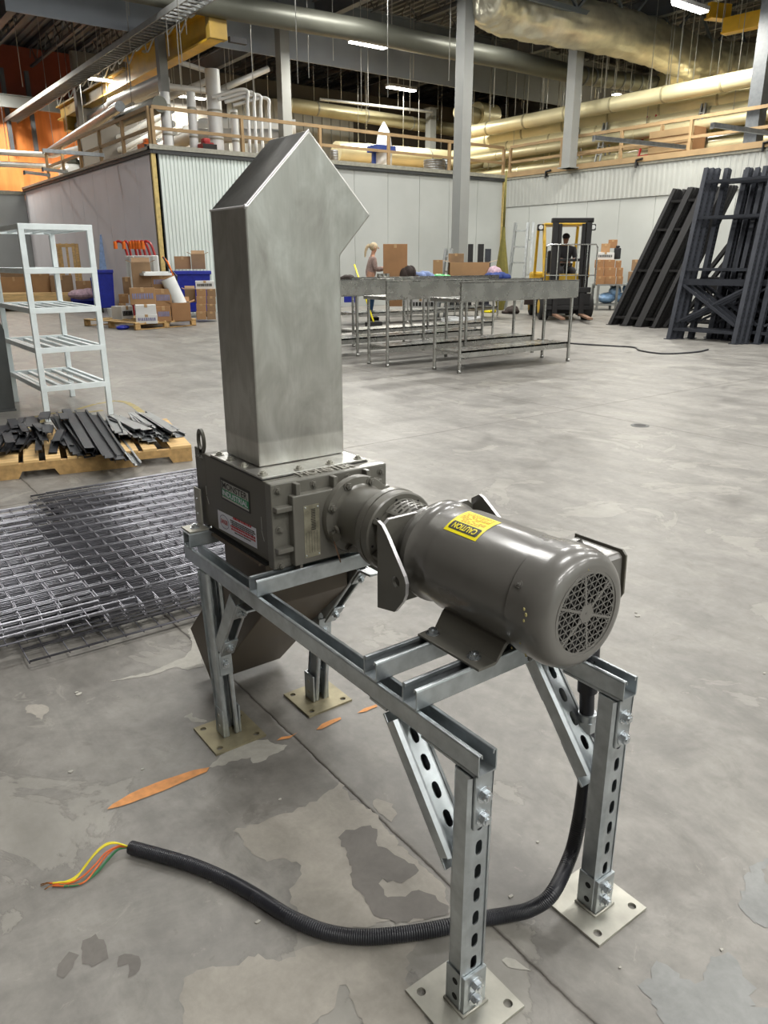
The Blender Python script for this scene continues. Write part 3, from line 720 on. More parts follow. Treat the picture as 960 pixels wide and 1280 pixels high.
b.cyl(ax(.455, .088, 203), ax(.47, .088, 203), .012, 14)
b.build('grease_fitting', M['paint_dark'], gb)
b = MB(); b.bar(ax(.456, .095, 212), ax(.470, .125, 235), .004, .0015); b.build('hanging_tag_wire', M['rust'], gb)
b = MB()
for a in (205, 335, 150, 30):
    p, q = ax(.621, .079, a), ax(.700, .079, a); n_ = V(0, math.cos(math.radians(a)), math.sin(math.radians(a))); b.bar(p, q, .012, .026, up=n_)
b.build('adapter_rib', M['paint'], gb, bevel=.002)
# vent screen over the adapter opening
b = MB(); A0, A1, NS = 52, 128, 20; X0, X1 = .626, .698; R_ = .079
slots = set()
grid = {}
for r in range(5):
    for c_ in range(6): slots.add((r, c_))
def vp(i, j): return ax(X0 + (X1 - X0) * i / 10.0, R_ + .004 * math.sin(PI * j / 26), A0 + (A1 - A0) * j / 26.0)
for i in range(10):
    for j in range(26):
        if i % 2 == 1 and 2 <= j < 24 and (j + (i // 2) * 2) % 4 != 0: continue
        b.add([vp(i, j), vp(i, j + 1), vp(i + 1, j + 1), vp(i + 1, j)], [(0, 1, 2, 3)])
b.build('vent_screen', M['paint'], gb, solid=.0012, fix=True)
# mounting bracket: web across the axis with two bent ears that carry lifting holes
br_ = MB()
br_.prism([(.132, .598), (.388, .598), (.388, .782), (.372, .796), (.150, .796), (.132, .780)], 'x', .710, .719)
mw = br_.build('bracket_web', [M['paint'], M['bright_edge']], gr, bevel=.001)
for p in mw.data.polygons:
    if p.normal.z > .3: p.material_index = 1  # light on the upward faces painted as a brighter colour
def ear(y0, y1, pts, hole):
    b = bmesh.new(); n = len(pts); nh = 16
    out = [b.verts.new((p[0], y0, p[1])) for p in pts]; hl = [b.verts.new((hole[0] + hole[2] * math.cos(2 * PI * k / nh), y0, hole[1] + hole[2] * math.sin(2 * PI * k / nh))) for k in range(nh)]
    e = [b.edges.new((out[i], out[(i + 1) % n])) for i in range(n)] + [b.edges.new((hl[i], hl[(i + 1) % nh])) for i in range(nh)]
    bmesh.ops.triangle_fill(b, use_beauty=True, use_dissolve=False, edges=e)
    ext = bmesh.ops.extrude_face_region(b, geom=b.faces[:]); vs = [v for v in ext['geom'] if isinstance(v, bmesh.types.BMVert)]
    bmesh.ops.translate(b, verts=vs, vec=(0, y1 - y0, 0)); bmesh.ops.recalc_face_normals(b, faces=b.faces)
    me = bpy.data.meshes.new('ear'); b.to_mesh(me); b.free(); return me
E1 = [(.712, .600), (.772, .612), (.800, .646), (.808, .664), (.809, .688), (.803, .702), (.746, .772), (.728, .790), (.712, .796)]
for (y0, y1, pts, hole) in ((.124, .132, E1, (.776, .681, .0125)), (.388, .396, [(x, z) for x, z in E1[:5]] + [(.830, .752), (.748, .806), (.735, .810), (.712, .796)], (.77, .66, .0125))):
    me = ear(y0, y1, pts, hole); me.materials.append(M['paint']); me.materials.append(M['bright_edge'])
    for p in me.polygons:
        c_ = p.center
        if abs(p.normal.y) < .5 and p.normal.x + p.normal.z > .1 and (c_.x - hole[0]) ** 2 + (c_.z - hole[1]) ** 2 > .0004 and c_.x > .712: p.material_index = 1  # ear edges that catch the light are painted bright
    o = bpy.data.objects.new('lifting_ear', me); C.objects.link(o); o.parent = mw
mo = lat([(.712, .086), (.756, .090), (.758, .1085), (.762, .111), (.776, .111), (.780, .108), (.788, .1045), (.80, .1035), (.838, .1055), (.8395, .1083), (.842, .1085), (1.066, .1085), (1.0665, .1072), (1.069, .1072)], 72).build('motor', M['paint_motor'], gr)
def capr(r0, r1, x0, x1, n=8): return [(x0 + (x1 - x0) * math.sin(PI / 2 * k / n), r1 + (r0 - r1) * math.cos(PI / 2 * k / n)) for k in range(n + 1)]
fc = lat([(1.069, .1105), (1.070, .1125), (1.112, .1135)] + capr(.1135, .086, 1.114, 1.157) + [(1.1565, .080)], 72)
fc = MB(); fc.lathe([((X - .43) / AXD.x, r) for X, r in [(1.069, .1105), (1.070, .1125), (1.112, .1135)] + capr(.1135, .086, 1.114, 1.157) + [(1.157, .0785), (1.155, .078)]], AXO, AXD, 72, caps=False)
fcw = fc.build('fan_cowl', M['paint_motor'], mo)
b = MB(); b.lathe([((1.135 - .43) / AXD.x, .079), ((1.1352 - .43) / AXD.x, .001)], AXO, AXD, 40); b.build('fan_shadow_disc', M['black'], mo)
b = MB()                                                             # fan blades behind the grille
for k in range(6):
    a = 60 * k + 15; b.bar(ax(1.142, .015, a), ax(1.142, .07, a), .012, .006, up=AXD)
b.cyl(ax(1.136), ax(1.150), .016, 20); b.build('fan', M['dark_iron'], mo)
b = MB(); RG = .0785; wdt = .0015; sp = .0134
for fam in range(3):
    a = math.radians(60 * fam + 8); dx_, dy_ = math.cos(a), math.sin(a); k = -7
    while k <= 7:
        o_ = k * sp; k += 1
        if abs(o_) >= RG - .001: continue
        L_ = math.sqrt(RG ** 2 - o_ ** 2)
        P = lambda t_: AXO + AXD * ((1.1555 - .43) / AXD.x) + V(0, dx_ * t_ - dy_ * o_, dy_ * t_ + dx_ * o_)
        b.bar(P(-L_), P(L_), wdt, .0016, up=AXD)
for k in range(6):                                                   # solid spokes and hub
    a = 60 * k + 38; b.bar(ax(1.1555, .012, a), ax(1.1555, .079, a), .0046, .0018, up=AXD)
b.cyl(ax(1.1545), ax(1.1568), .0185, 6, smooth=False); b.cyl(ax(1.1565), ax(1.1575), .003, 10)
for k in range(6):
    a0 = 60 * k + 8
    for q in range(6): b.bar(ax(1.1555, .0765, a0 + q * 10), ax(1.1555, .0765, a0 + (q + 1) * 10), .006, .0018, up=AXD)
b.build('fan_grille', M['paint_motor'], mo)
b = MB()
for a in (60, 150, 240, 330): b.hexbolt(ax(1.085, .1125, a), V(0, math.cos(math.radians(a)), math.sin(math.radians(a))), .005, .003)
b.build('cowl_screw', M['paint_motor'], mo)
b = MB(); rnd = random.Random(3)
for (X, a, s_) in ((1.118, 172, .0035), (1.112, 168, .003), (1.115, 178, .0028), (1.10, 205, .002), (1.095, 224, .0026), (1.08, 236, .003), (1.155, 93, .002), (1.05, 232, .0022)):
    p = ax(X, .1134 if X < 1.14 else .083, a); b.sphere(p, s_, 6, 4, (.9, .5, 1.1))
b.build('chipped_paint', simple('chipped_primer', (186, 176, 120), .7), mo)
# foot
b = MB()
prof = [(.108, ZB), (.150, ZB), (.156, ZB + .004), (.178, .632), (.188, .640), (.336, .640), (.346, .632), (.368, ZB + .004), (.374, ZB), (.416, ZB), (.416, ZB + .0055), (.370, ZB + .0065), (.352, .640), (.340, .650), (.186, .650), (.172, .640), (.152, ZB + .0065), (.108, ZB + .0055)]
b.prism(prof, 'x', .868, 1.042); ft = b.build('motor_foot', M['paint'], gr, bevel=.0012)
for (x, y) in ((.886, .132), (1.004, .132), (.886, .392), (1.004, .392)):
    b = MB(); b.hexbolt((x, y, ZB + .0055), (0, 0, 1), .0095, .0075); b.build('foot_bolt', M['bolt'], ft)
b = MB(); b.box(.93, 1.0, .215, .300, .640, .652); b.build('foot_saddle', M['paint_motor'], ft)
# conduit box on the far side
b = MB(); b.prism([(.990, .690), (1.098, .690), (1.105, .700), (1.102, .770), (1.094, .779), (.990, .779)], 'y', .340, .418)
cb = b.build('conduit_box', M['paint_motor'], mo, bevel=.004)
b = MB(); b.prism([(.984, .685), (1.104, .685), (1.110, .697), (1.108, .774), (1.098, .784), (.984, .784)], 'y', .418, .423); b.build('conduit_box_lid', M['paint_dark'], mo, bevel=.001)
# caution label wrapped over the barrel
RL = .1093
def cy(u, v, h=0.0): return ax(.8925 - u, RL + h, 109 + math.degrees(v / RL))       # u reads towards the housing, v runs down the near side
def curved(mb, u0, u1, v0, v1, h, nv=10, rad=0.0):
    nu = 8
    def P(i, j):
        u = u0 + (u1 - u0) * i / nu; v = v0 + (v1 - v0) * j / nv; return cy(u, v, h)
    vs = [P(i, j) for i in range(nu + 1) for j in range(nv + 1)]
    mb.add(vs, [(i * (nv + 1) + j, i * (nv + 1) + j + 1, (i + 1) * (nv + 1) + j + 1, (i + 1) * (nv + 1) + j) for i in range(nu) for j in range(nv)])
b = MB(); curved(b, -.0465, .0465, -.037, .036, 0, 14); cl = b.build('caution_label', M['yellow_label'], mo, fix=True)
b = MB(); curved(b, -.039, .039, .0075, .0290, .0004, 6); curved(b, -.0405, .0405, .010, .0265, .00038, 6); b.build('caution_black_bar', M['ink_black'], cl, fix=True)
b = MB(); add_text(b, 'CAUTION', .02, lambda u, v: cy(u, v + .0182, .0008), width=.066, height=.0145); b.build('caution_lettering', M['yellow_label'], cl)
b = MB(); rnd = random.Random(2)
for r in range(9):
    v0 = .003 - r * .0042; u = -.036
    while u < .036:
        l_ = rnd.uniform(.003, .010)
        if rnd.random() < .8: curved(b, u, min(u + l_, .038), v0 - .0011, v0 + .0006, .0004, 1)
        u += l_ + .002
b.build('caution_small_print', M['ink_orange'], cl)

# ------------------------------------------------------------------ flexible conduit with loose wire ends
def catmull(pts, n=8):
    P = [Vector(p) for p in pts]; P = [P[0] * 2 - P[1]] + P + [P[-1] * 2 - P[-2]]; out = []
    for i in range(1, len(P) - 2):
        for k in range(n):
            t_ = k / n; a, b_, c_, d = P[i - 1], P[i], P[i + 1], P[i + 2]
            out.append(.5 * ((2 * b_) + (c_ - a) * t_ + (2 * a - 5 * b_ + 4 * c_ - d) * t_ ** 2 + (3 * b_ - a - 3 * c_ + d) * t_ ** 3))
    out.append(P[-2]); return out
hz = .0175
HP = [V(1.062, .392, .600), V(1.064, .395, .50), V(1.070, .398, .40)] + [atY(734, 935, .398), atY(730, 985, .395), atY(722, 1035, .380), atY(712, 1072, .360)]
HP += [atZ(690, 1117, .060), atZ(664, 1136, .030)] + [atZ(x, y, hz) for x, y in ((636, 1143), (600, 1149), (550, 1160), (500, 1168), (450, 1171), (405, 1164), (360, 1145), (320, 1120), (280, 1098), (240, 1081), (200, 1069), (163, 1059))]
pts = catmull(HP, 34)
cond = thing('flexible_conduit', 'black ribbed flexible conduit curling over the floor, coloured wire ends poking out', 'conduit', (1.06, .39, 0))
b = MB(); b.tube(pts, .0150, 12, rfun=lambda i: .0156 if (i % 2) else .0148)
b.build('sheath', M['hose'], cond, world=True)
b = MB(); b.cyl((1.060, .392, .69), (1.066, .396, .47), .0205, 18); b.build('connector_boot', M['hose'], cond, world=True)
b = MB(); b.cyl(HP[2] + V(0, 0, .004), HP[2] - V(0, 0, .020), .0215, 6, smooth=False); b.cyl(HP[2] + V(0, 0, .02), HP[2] + V(0, 0, .004), .019, 20); b.build('compression_nut', M['zinc'], cond, world=True)
e0 = pts[-1]
def wire(name, m, px, r=.0021, h=.02):
    P = [e0 + V(0, 0, 0)] + [atZ(x, y, z) for x, y, z in px]
    b_ = MB(); b_.tube(catmull(P, 10), r, 8); return b_.build(name, m, cond, world=True)
wire('wire', M['wire_y'], [(145, 1054, .03), (130, 1058, .035), (115, 1072, .03), (100, 1091, .012), (85, 1101, .006), (66, 1104, .005)])
wire('wire', M['wire_y'], [(140, 1053, .028), (124, 1061, .03), (108, 1080, .02), (92, 1100, .006), (72, 1103, .005)])
wire('wire', M['wire_o'], [(150, 1057, .022), (132, 1066, .022), (118, 1082, .016), (100, 1098, .008), (82, 1105, .004), (62, 1104, .004)])
wire('wire', M['wire_o'], [(147, 1059, .018), (134, 1068, .018), (120, 1086, .012), (106, 1102, .005), (88, 1107, .004), (66, 1107, .004)])
wire('wire', M['wire_g'], [(150, 1060, .016), (138, 1070, .014), (126, 1084, .010), (112, 1097, .006), (98, 1105, .004), (80, 1108, .004)])
wire('wire', M['wire_g'], [(148, 1062, .014), (136, 1074, .010), (122, 1090, .006), (108, 1101, .004), (92, 1107, .004), (74, 1106, .004)])
b = MB(); rnd = random.Random(4)
for k in range(6):
    p = atZ(67, 1104 + rnd.uniform(-2, 3), .004); q = atZ(52 + rnd.uniform(-2, 5), 1108 + rnd.uniform(-5, 6), .003); b.tube([p, (p + q) / 2 + V(0, 0, .002), q], .0009, 5)
b.build('bare_strands', M['copper'], cond, world=True)
b = MB(); d = (pts[-1] - pts[-3]).normalized(); b.cyl(pts[-1] + d * .0003, pts[-1] + d * .0008, .0125, 16); b.build('sheath_opening', M['black'], cond, world=True)

# ================================================================== the hall
HW = 4.0                                   # height of the panel-walled rooms inside the hall
XB, YA, YC, XL = -18.0, 6.88, 19.15, -31.5
def panels(name, parent, axis, c0, a0, a1, wd, z0, z1, m, th=.08, gap=.012, sgn=1):
    """flat wall panels side by side; axis 'x': run along X at Y=c0, axis 'y': run along Y at X=c0; sgn = side the thickness grows to"""
    n = max(1, round((a1 - a0) / wd)); w_ = (a1 - a0) / n
    for i in range(n):
        p0, p1 = a0 + i * w_ + gap / 2, a0 + (i + 1) * w_ - gap / 2; b = MB()
        if axis == 'x': b.box(p0, p1, *sorted((c0, c0 + th * sgn)), z0, z1)
        else: b.box(*sorted((c0, c0 + th * sgn)), p0, p1, z0, z1)
        struct(b.build(name, m, parent))
def wall(name):
    o = bpy.data.objects.new(name, None); C.objects.link(o); o['kind'] = 'structure'; return o
wa = wall('wall_left'); panels('panel', wa, 'x', YA, XL, XB, 1.22, 0, HW - .1, M['panel_a'])
b = MB(); b.box(XL, XB + .05, YA + .08, YA + .16, 0, HW - .1); struct(b.build('backing', M['trim_dark'], wa))
wb = wall('wall_back')
b = MB(); y = YA + .12; pit = .098; prof = []
while y < 11.7:
    prof += [(XB, y), (XB, y + pit * .42), (XB + .028, y + pit * .52), (XB + .028, y + pit * .90)]; y += pit
n = len(prof)
b.add([V(x_, y_, 0) for x_, y_ in prof] + [V(x_, y_, HW - .1) for x_, y_ in prof], [(i, i + 1, n + i + 1, n + i) for i in range(n - 1)])
struct(b.build('ribbed_sheet', M['panel_b'], wb))
panels('panel', wb, 'y', XB, 11.72, YC, 1.24, 0, HW - .1, M['panel_c'], sgn=-1)
b = MB(); b.box(XB - .16, XB - .09, YA, YC, 0, HW - .1); struct(b.build('backing', M['trim_dark'], wb))
b = MB(); b.box(XB - .03, XB + .05, YA - .03, YA + .13, 0, HW - .08); struct(b.build('corner_trim', M['trim_tan'], wb))
b = MB(); b.box(XB + .0, XB + .07, YC - .10, YC - .0, 0, HW - .1); struct(b.build('inner_corner_trim', M['trim_tan'], wb))
wc = wall('wall_right'); panels('panel', wc, 'x', YC, XB, 6.0, 1.22, 0, HW - .1, M['panel_c'])
b = MB(); x0 = XB; prof = []
while x0 < -3.0: prof += [(x0, YC - .03), (x0 + .06, YC - .03), (x0 + .08, YC - .042), (x0 + .14, YC - .042)]; x0 += .16
n = len(prof); b.add([V(x_, y_, 3.05) for x_, y_ in prof] + [V(x_, y_, HW - .1) for x_, y_ in prof], [(i, i + 1, n + i + 1, n + i) for i in range(n - 1)])
struct(b.build('ribbed_band', M['band_grey'], wc))
b = MB(); b.box(XB, 6, YC + .09, YC + .16, 0, HW - .1); struct(b.build('backing', M['trim_dark'], wc))
we = wall('wall_far_left'); panels('panel', we, 'y', XL, -12, YA, 1.22, 0, HW - .25, M['panel_end'], sgn=-1)
b = MB(); b.box(XL - .05, XL + .1, -12, YA, HW - .25, HW - .12); struct(b.build('cap_flashing', M['trim_grey'], we))
# platform on top of the rooms, its edge, cap and kick
pf = wall('trim_1')
b = MB(); b.box(XL, XB - .02, YA + .02, 40, HW - .1, HW); b.box(XB - .02, 6, YC + .02, 40, HW - .1, HW); struct(b.build('platform_deck', M['rail_wood'], pf))
b = MB(); b.box(XL, XB + .08, YA - .06, YA + .10, HW - .14, HW - .06); b.box(XB - .08, XB + .09, YA, YC, HW - .14, HW - .06); struct(b.build('dark_edge', M['trim_dark'], pf))
b = MB(); b.box(XL, XB + .10, YA - .08, YA + .08, HW - .05, HW + .02); b.box(XB - .05, XB + .11, YA - .08, YC, HW - .05, HW + .06); b.box(XB, 6, YC - .07, YC + .1, HW - .10, HW + .02); struct(b.build('cap_flashing', M['trim_grey'], pf))
b = MB(); b.box(XB, 6, YC - .10, YC - .06, HW - .03, HW + .12); struct(b.build('kick_board', M['rail_wood'], pf))
# outer shell: far walls, roof deck, joists
def shell(name, box_, m):
    b = MB(); b.box(*box_); return struct(b.build(name, m))
shell('wall_north', (-46, -45.8, -14, 40, 0, 10), M['panel_end']); shell('wall_east', (-46, 12, 39.8, 40, 0, 10), M['duct_green'])
shell('wall_south_bright_unseen', (12, 12.2, -14, 40, 0, 10), M['panel_b']); shell('wall_west_dark_unseen', (-31.5, 12, -4.7, -4.5, 0, 10), M['shell_dark'])  # unseen walls, one pale, one moved in dark, shaped for the chute's reflections
b = MB(); b.box(-46, 12, -14, 40, CEIL + .1, CEIL + .3); ce = struct(b.build('ceiling', M['deck']))
b = MB(); y = -14.0
while y < 40: b.box(-46, 12, y, y + .09, CEIL + .02, CEIL + .1); y += .3
struct(b.build('deck_rib', M['deck'], ce))
for k in range(22):                                           # bar joists across X
    y = -2 + k * 1.75; b = MB()
    b.box(-45, 8, y - .06, y + .06, CEIL - .12, CEIL + .02); b.box(-45, 8, y - .05, y + .05, CEIL - .80, CEIL - .72)
    x = -45.0; s_ = 0
    while x < 8:
        if x > -36: b.bar((x, y, CEIL - .76 if s_ else CEIL - .1), (x + .6, y, CEIL - .1 if s_ else CEIL - .76), .03, .03)
        x += .6; s_ ^= 1
    struct(b.build('bar_joist', M['beam_dark'], ce))
def ibeam(name, a, c, wd, h, m, parent=None):
    b = MB(); a = V(*a); c = V(*c); up = V(0, 0, 1)
    b.bar(a, c, wd, .03); b.bar(a + up * h, c + up * h, wd, .03); b.bar(a + up * h / 2, c + up * h / 2, .03, h)
    return struct(b.build(name, m, parent))
for X in (-7.5, -20.6, -37.2): ibeam('girder', (X, -12, 8.0), (X, 39, 8.0), .3, .85, M['beam'], ce)
for X, m in ((-20.4, 'fascia'),):
    b = MB(); b.box(X, X + .05, 4.5 if X > -30 else -12, 34, 7.05, 7.95); struct(b.build('girder_plate', M[m], ce))
for X in (-13.9,):
    b = MB()
    for z in (8.75, 7.65): b.box(X - .06, X + .06, -10, 38, z, z + .12)
    y = -10; s_ = 0
    while y < 38: b.bar((X, y, 7.75 if s_ else 8.8), (X, y + 1.1, 8.8 if s_ else 7.75), .07, .07); y += 1.1; s_ ^= 1
    struct(b.build('roof_truss', M['beam'], ce))
for Y in (5.6, 13.2, 21.0, 29.0):
    for (x0, x1) in ((-45, -20.7), (-20.3, -7.6), (-7.4, 8)): ibeam('roof_beam', (x0, Y, 8.1), (x1, Y, 8.1), .22, .55, M['beam_dark'], ce)
# columns
def column(x, y, z0, z1, wd=.33, label='', grp=None):
    t_ = thing('steel_column', label, 'column', (x, y, z0), 0, grp); b = MB()
    b.box(-wd / 2, wd / 2, -wd / 2, -wd / 2 + .03, 0, z1 - z0); b.box(-wd / 2, wd / 2, wd / 2 - .03, wd / 2, 0, z1 - z0); b.box(-.02, .02, -wd / 2, wd / 2, 0, z1 - z0)
    b.build('shaft', M['column'], t_); b = MB(); b.box(-wd / 2 - .08, wd / 2 + .08, -wd / 2 - .08, wd / 2 + .08, 0, .03); b.build('foot_plate', M['column'], t_); t_['kind'] = 'thing'; return t_
def columnX(x, y, z0, z1, wd, label): # boxed column, plain faces
    t_ = thing('steel_column', label, 'column', (x, y, z0)); b = MB()
    b.box(-wd / 2, wd / 2, -wd / 2, wd / 2, 0, z1 - z0); b.build('shaft', M['column'], t_)
    b = MB(); b.box(-wd / 2 - .08, wd / 2 + .08, -wd / 2 - .08, wd / 2 + .08, 0, .03); b.build('foot_plate', M['column'], t_)
    b = MB(); b.box(-wd / 2 - .06, wd / 2 + .06, -wd / 2 - .06, wd / 2 + .06, z1 - z0 - .02, z1 - z0); b.build('cap_plate', M['column'], t_); return t_
p = atZ(572, 388, 0); columnX(p.x, p.y, 0, 8.0, .32, 'tall grey steel column rising from the floor behind the steel tables')
p = atZ(357, 168, 4.9); columnX(p.x, p.y, HW, 8.0, .30, 'grey steel column on the platform just left of the chute peak')
p = atZ(700, 205, 4.1); columnX(p.x, p.y + .4, HW, 7.9, .32, 'pale grey steel column on the platform above the back right corner')
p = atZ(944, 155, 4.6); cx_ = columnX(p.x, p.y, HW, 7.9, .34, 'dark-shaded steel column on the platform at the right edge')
for o_ in cx_.children: o_.data.materials[0] = M['column_shade']  # darker colour stands for the shade on this column
p = atX(538, 190, -23.5); columnX(p.x, p.y, HW, 7.0, .30, 'cream-lit short column behind the platform railing, left of the tall column')
p = atZ(227, 150, 4.8); columnX(p.x - 1, p.y, HW, 7.2, .22, 'white column on the platform below the yellow crane beam')
# timber guard rails on the platform
def railing(name, label, a, c, n, top=4.93, mid=4.46, posts=None):
    a = V(*a); c = V(*c); t_ = thing(name, label, 'railing', (a.x, a.y, HW))
    b = MB(); b.bar((a.x, a.y, top), (c.x, c.y, top), .05, .085); b.build('top_rail', M['rail_wood'], t_, world=True)
    b = MB(); b.bar((a.x, a.y, mid), (c.x, c.y, mid), .045, .075); b.build('mid_rail', M['rail_wood'], t_, world=True)
    for i in range(n + 1):
        p = a.lerp(c, i / n); b = MB(); b.box(p.x - .04, p.x + .04, p.y - .04, p.y + .04, HW + .02, top - .04); b.build('rail_post', M['rail_wood'], t_, world=True)
    return t_
railing('timber_railing', 'timber guard rail on the left room, in front of the orange sheeting', (-28.2, YA + .12, 0), (XB - .3, YA + .12, 0), 5)
railing('timber_railing', 'long timber guard rail along the back wall behind the steel chute', (XB - .15, YA + .15, 0), (XB - .15, YC + .05, 0), 5)
railing('timber_railing', 'timber guard rail along the right room, above the leaning rack frames', (XB + .1, YC + .12, 0), (-4.5, YC + .12, 0), 6)
railing('timber_railing', 'darker short timber rail turned inwards over the right room', (-15.4, YC + .35, 0), (-12.4, YC + .55, 0), 1, 4.98, 4.45)

# pipes and ducts
def pipe(name, label, cat, pts, r, m, bands=0, parent_z=None, seg=16, grp=None, bm_='trim_grey'):
    t_ = thing(name, label, cat, tuple(pts[0]), 0, grp); b = MB(); b.tube(pts, r, seg); b.build('run', m, t_, world=True)
    if bands:
        L_ = [(Vector(pts[i]), Vector(pts[i + 1])) for i in range(len(pts) - 1)]
        a, c = max(L_, key=lambda q: (q[1] - q[0]).length); d = (c - a).normalized()
        for k in range(bands):
            p = a.lerp(c, (k + .5) / bands); b = MB(); b.cyl(p - d * .03, p + d * .03, r * 1.06, seg); b.build('band', M[bm_], t_, world=True)
    if pts[0][2] > 4.3:
        for i in range(len(pts) - 1):
            a, c = Vector(pts[i]), Vector(pts[i + 1]); n_ = max(1, int((c - a).length / 2.4)) if len(pts) < 14 else (i % 3 == 0)
            for k in range(int(n_)):
                p = a.lerp(c, (k + .35) / n_); b = MB(); b.cyl(p, V(p.x, p.y, CEIL + .03), .010, 5); b.build('hanger', M['rod'], t_, world=True)
    return t_
pipe('ventilation_duct', 'long grey-green round duct crossing above the chute and the tall column', 'duct', [atZ(x, y, 7.0) for x, y in ((150, -18), (256, 3), (320, 15), (453, 38), (553, 59), (630, 73), (723, 94), (823, 107))], .27, M['duct_green'], 9, bm_='beam_dark')
pipe('insulated_duct', 'cream elbow duct at the end of the grey-green duct', 'duct', [atZ(829, 122, 6.55), atZ(829, 98, 7.2), atZ(840, 95, 7.3), atZ(870, 98, 7.3)], .25, M['cream_pipe'], 0)
fp_ = [atZ(600, -10, 7.6), atZ(640, 14, 7.6), atZ(780, 42, 7.6), atZ(860, 70, 7.5), atZ(900, 78, 7.5), atZ(985, 84, 7.4)]
tf = pipe('insulated_duct', 'big crinkled foil-wrapped duct under the roof at top right', 'duct', [V(*p) for p in catmull(fp_, 6)], .62, M['foil'], 0, seg=24)
for o_ in tf.children:
    md = o_.modifiers.new('sub', 'SUBSURF'); md.levels = 2; md.render_levels = 2
    tx = bpy.data.textures.new('crinkle', 'CLOUDS'); tx.noise_scale = .3; md = o_.modifiers.new('disp', 'DISPLACE'); md.texture = tx; md.strength = .12; md.mid_level = .5
for (pa, pb, z, r, m, lab) in (((640, 155), (935, 98), 5.75, .22, 'cream_pipe', 'topmost cream pipe running above the right room railing'),
                               ((640, 170), (935, 117), 5.55, .30, 'cream_pipe', 'widest of the cream pipes behind the right room railing'),
                               ((610, 186), (935, 136), 5.2, .20, 'cream_pipe', 'lower cream pipe just above the right room railing'),
                               ((600, 198), (905, 152), 4.9, .15, 'cream_dull', 'dull cream pipe at railing height over the right room')):
    a = atZ(*pa, z); c = atZ(*pb, z); yy = (a.y + c.y) / 2; pipe('jacketed_pipe', lab, 'pipe', [V(a.x - 2, yy, z), V(c.x + 2, yy, z)], r, M[m], 7, bm_='cream_dull')
pipe('jacketed_pipe', 'cream pipe running level behind the back railing, right of the chute', 'pipe', [atX(362, 131, -24), atX(590, 166, -24)], .24, M['cream_dull'], 4)
pipe('jacketed_pipe', 'pale cream duct low behind the back railing', 'pipe', [atX(420, 190, -22.5), atX(630, 205, -22.5)], .35, M['cream_pipe'], 3)
pipe('jacketed_pipe', 'thin dark pipe crossing above the wrapped post', 'pipe', [atX(400, 124, -23), atX(540, 140, -23)], .05, M['rod'], 0)
pipe('jacketed_pipe', 'white level pipe under the yellow crane beam', 'pipe', [atX(178, 62, -21.5), atX(262, 90, -21.5)], .07, M['white_pipe'], 0)
for (x0, y0, x1, y1, X) in ((205, 108, 300, 118, -21.0), (210, 122, 262, 100, -21.6), (262, 118, 335, 86, -21.2)):
    pipe('jacketed_pipe', {205: 'white pipe crossing behind the three upright tubes', 210: 'grey sloping pipe beside the three upright tubes', 262: 'white sloping pipe rising right of the upright tubes'}[x0], 'pipe', [atX(x0, y0, X), atX(x1, y1, X)], .09, M['white_pipe'], 0)
for (x, yt, r, lab) in ((211, 116, .125, 'leftmost white upright tube on the platform'), (243, 116, .12, 'middle white upright tube on the platform, partly behind the railing'), (271, 88, .20, 'tallest white upright tube on the platform'), (295, 138, .10, 'thin white upright tube on the platform near the chute')):
    p = atX(x, 182, -19.4); q = atX(x, yt, -19.4); t_ = thing('upright_tube', lab, 'tube', (p.x, p.y, HW), 0)
    b = MB(); b.cyl((0, 0, 0), (0, 0, q.z - HW), r, 20); b.build('body', M['white_pipe'], t_); b = MB()
    for z in (.5, 1.2): b.cyl((0, 0, z), (0, 0, z + .05), r * 1.04, 20); b.build('band', M['trim_grey'], t_); b = MB()
for x in (312, 320, 328, 338):
    p = atX(x, 182, -18.9); t_ = thing('bent_pipe', {312: 'first white bent pipe left of the chute peak', 320: 'second white bent pipe left of the chute peak', 328: 'third white bent pipe left of the chute peak', 338: 'white bent pipe closest to the chute peak'}[x], 'pipe', (p.x, p.y, HW))
    q = atX(x - 6, 112 + (x - 312) * .4, -18.9); b = MB(); b.tube(catmull([V(p.x, p.y, HW), V(p.x, p.y, q.z - .4), V(p.x, q.y, q.z), V(p.x - .2, q.y - .9, q.z - .25)], 6), .045, 8); b.build('run', M['white_pipe'], t_, world=True)
t_ = thing('return_fan', 'round cream fan housing right of the tall column', 'fan', tuple(atX(606, 145, -22)))
c = atX(606, 145, -22); b = MB(); b.cyl(c - V(0, .45, 0), c + V(0, .45, 0), .45, 28); b.build('housing', M['cream_pipe'], t_, world=True); b = MB(); b.cyl(c + V(.3, -1.6, -.05), c + V(0, -.4, -.05), .28, 20); b.build('inlet', M['cream_dull'], t_, world=True)
for (x, y, w_, h_, lab) in ((418, 195, 10, 20, 'small ribbed silver tank behind the back railing near the chute'), (543, 197, 28, 18, 'ribbed silver tank left of the tall column'), (558, 200, 12, 22, 'second ribbed silver tank left of the tall column')):
    p = atX(x, y + h_ / 2, -19); k = (p - CAM).dot(_fw) / F_PX; t_ = thing('ribbed_tank', lab, 'tank', (p.x, p.y, HW)); b = MB()
    n = 7
    b.lathe([(i * h_ * k / (2 * n) * 1.0, w_ * k / 2 * (1 if i % 2 else .94)) for i in range(2 * n + 1)], (0, 0, 0), (0, 0, 1), 20, False); b.build('body', M['galv'], t_)
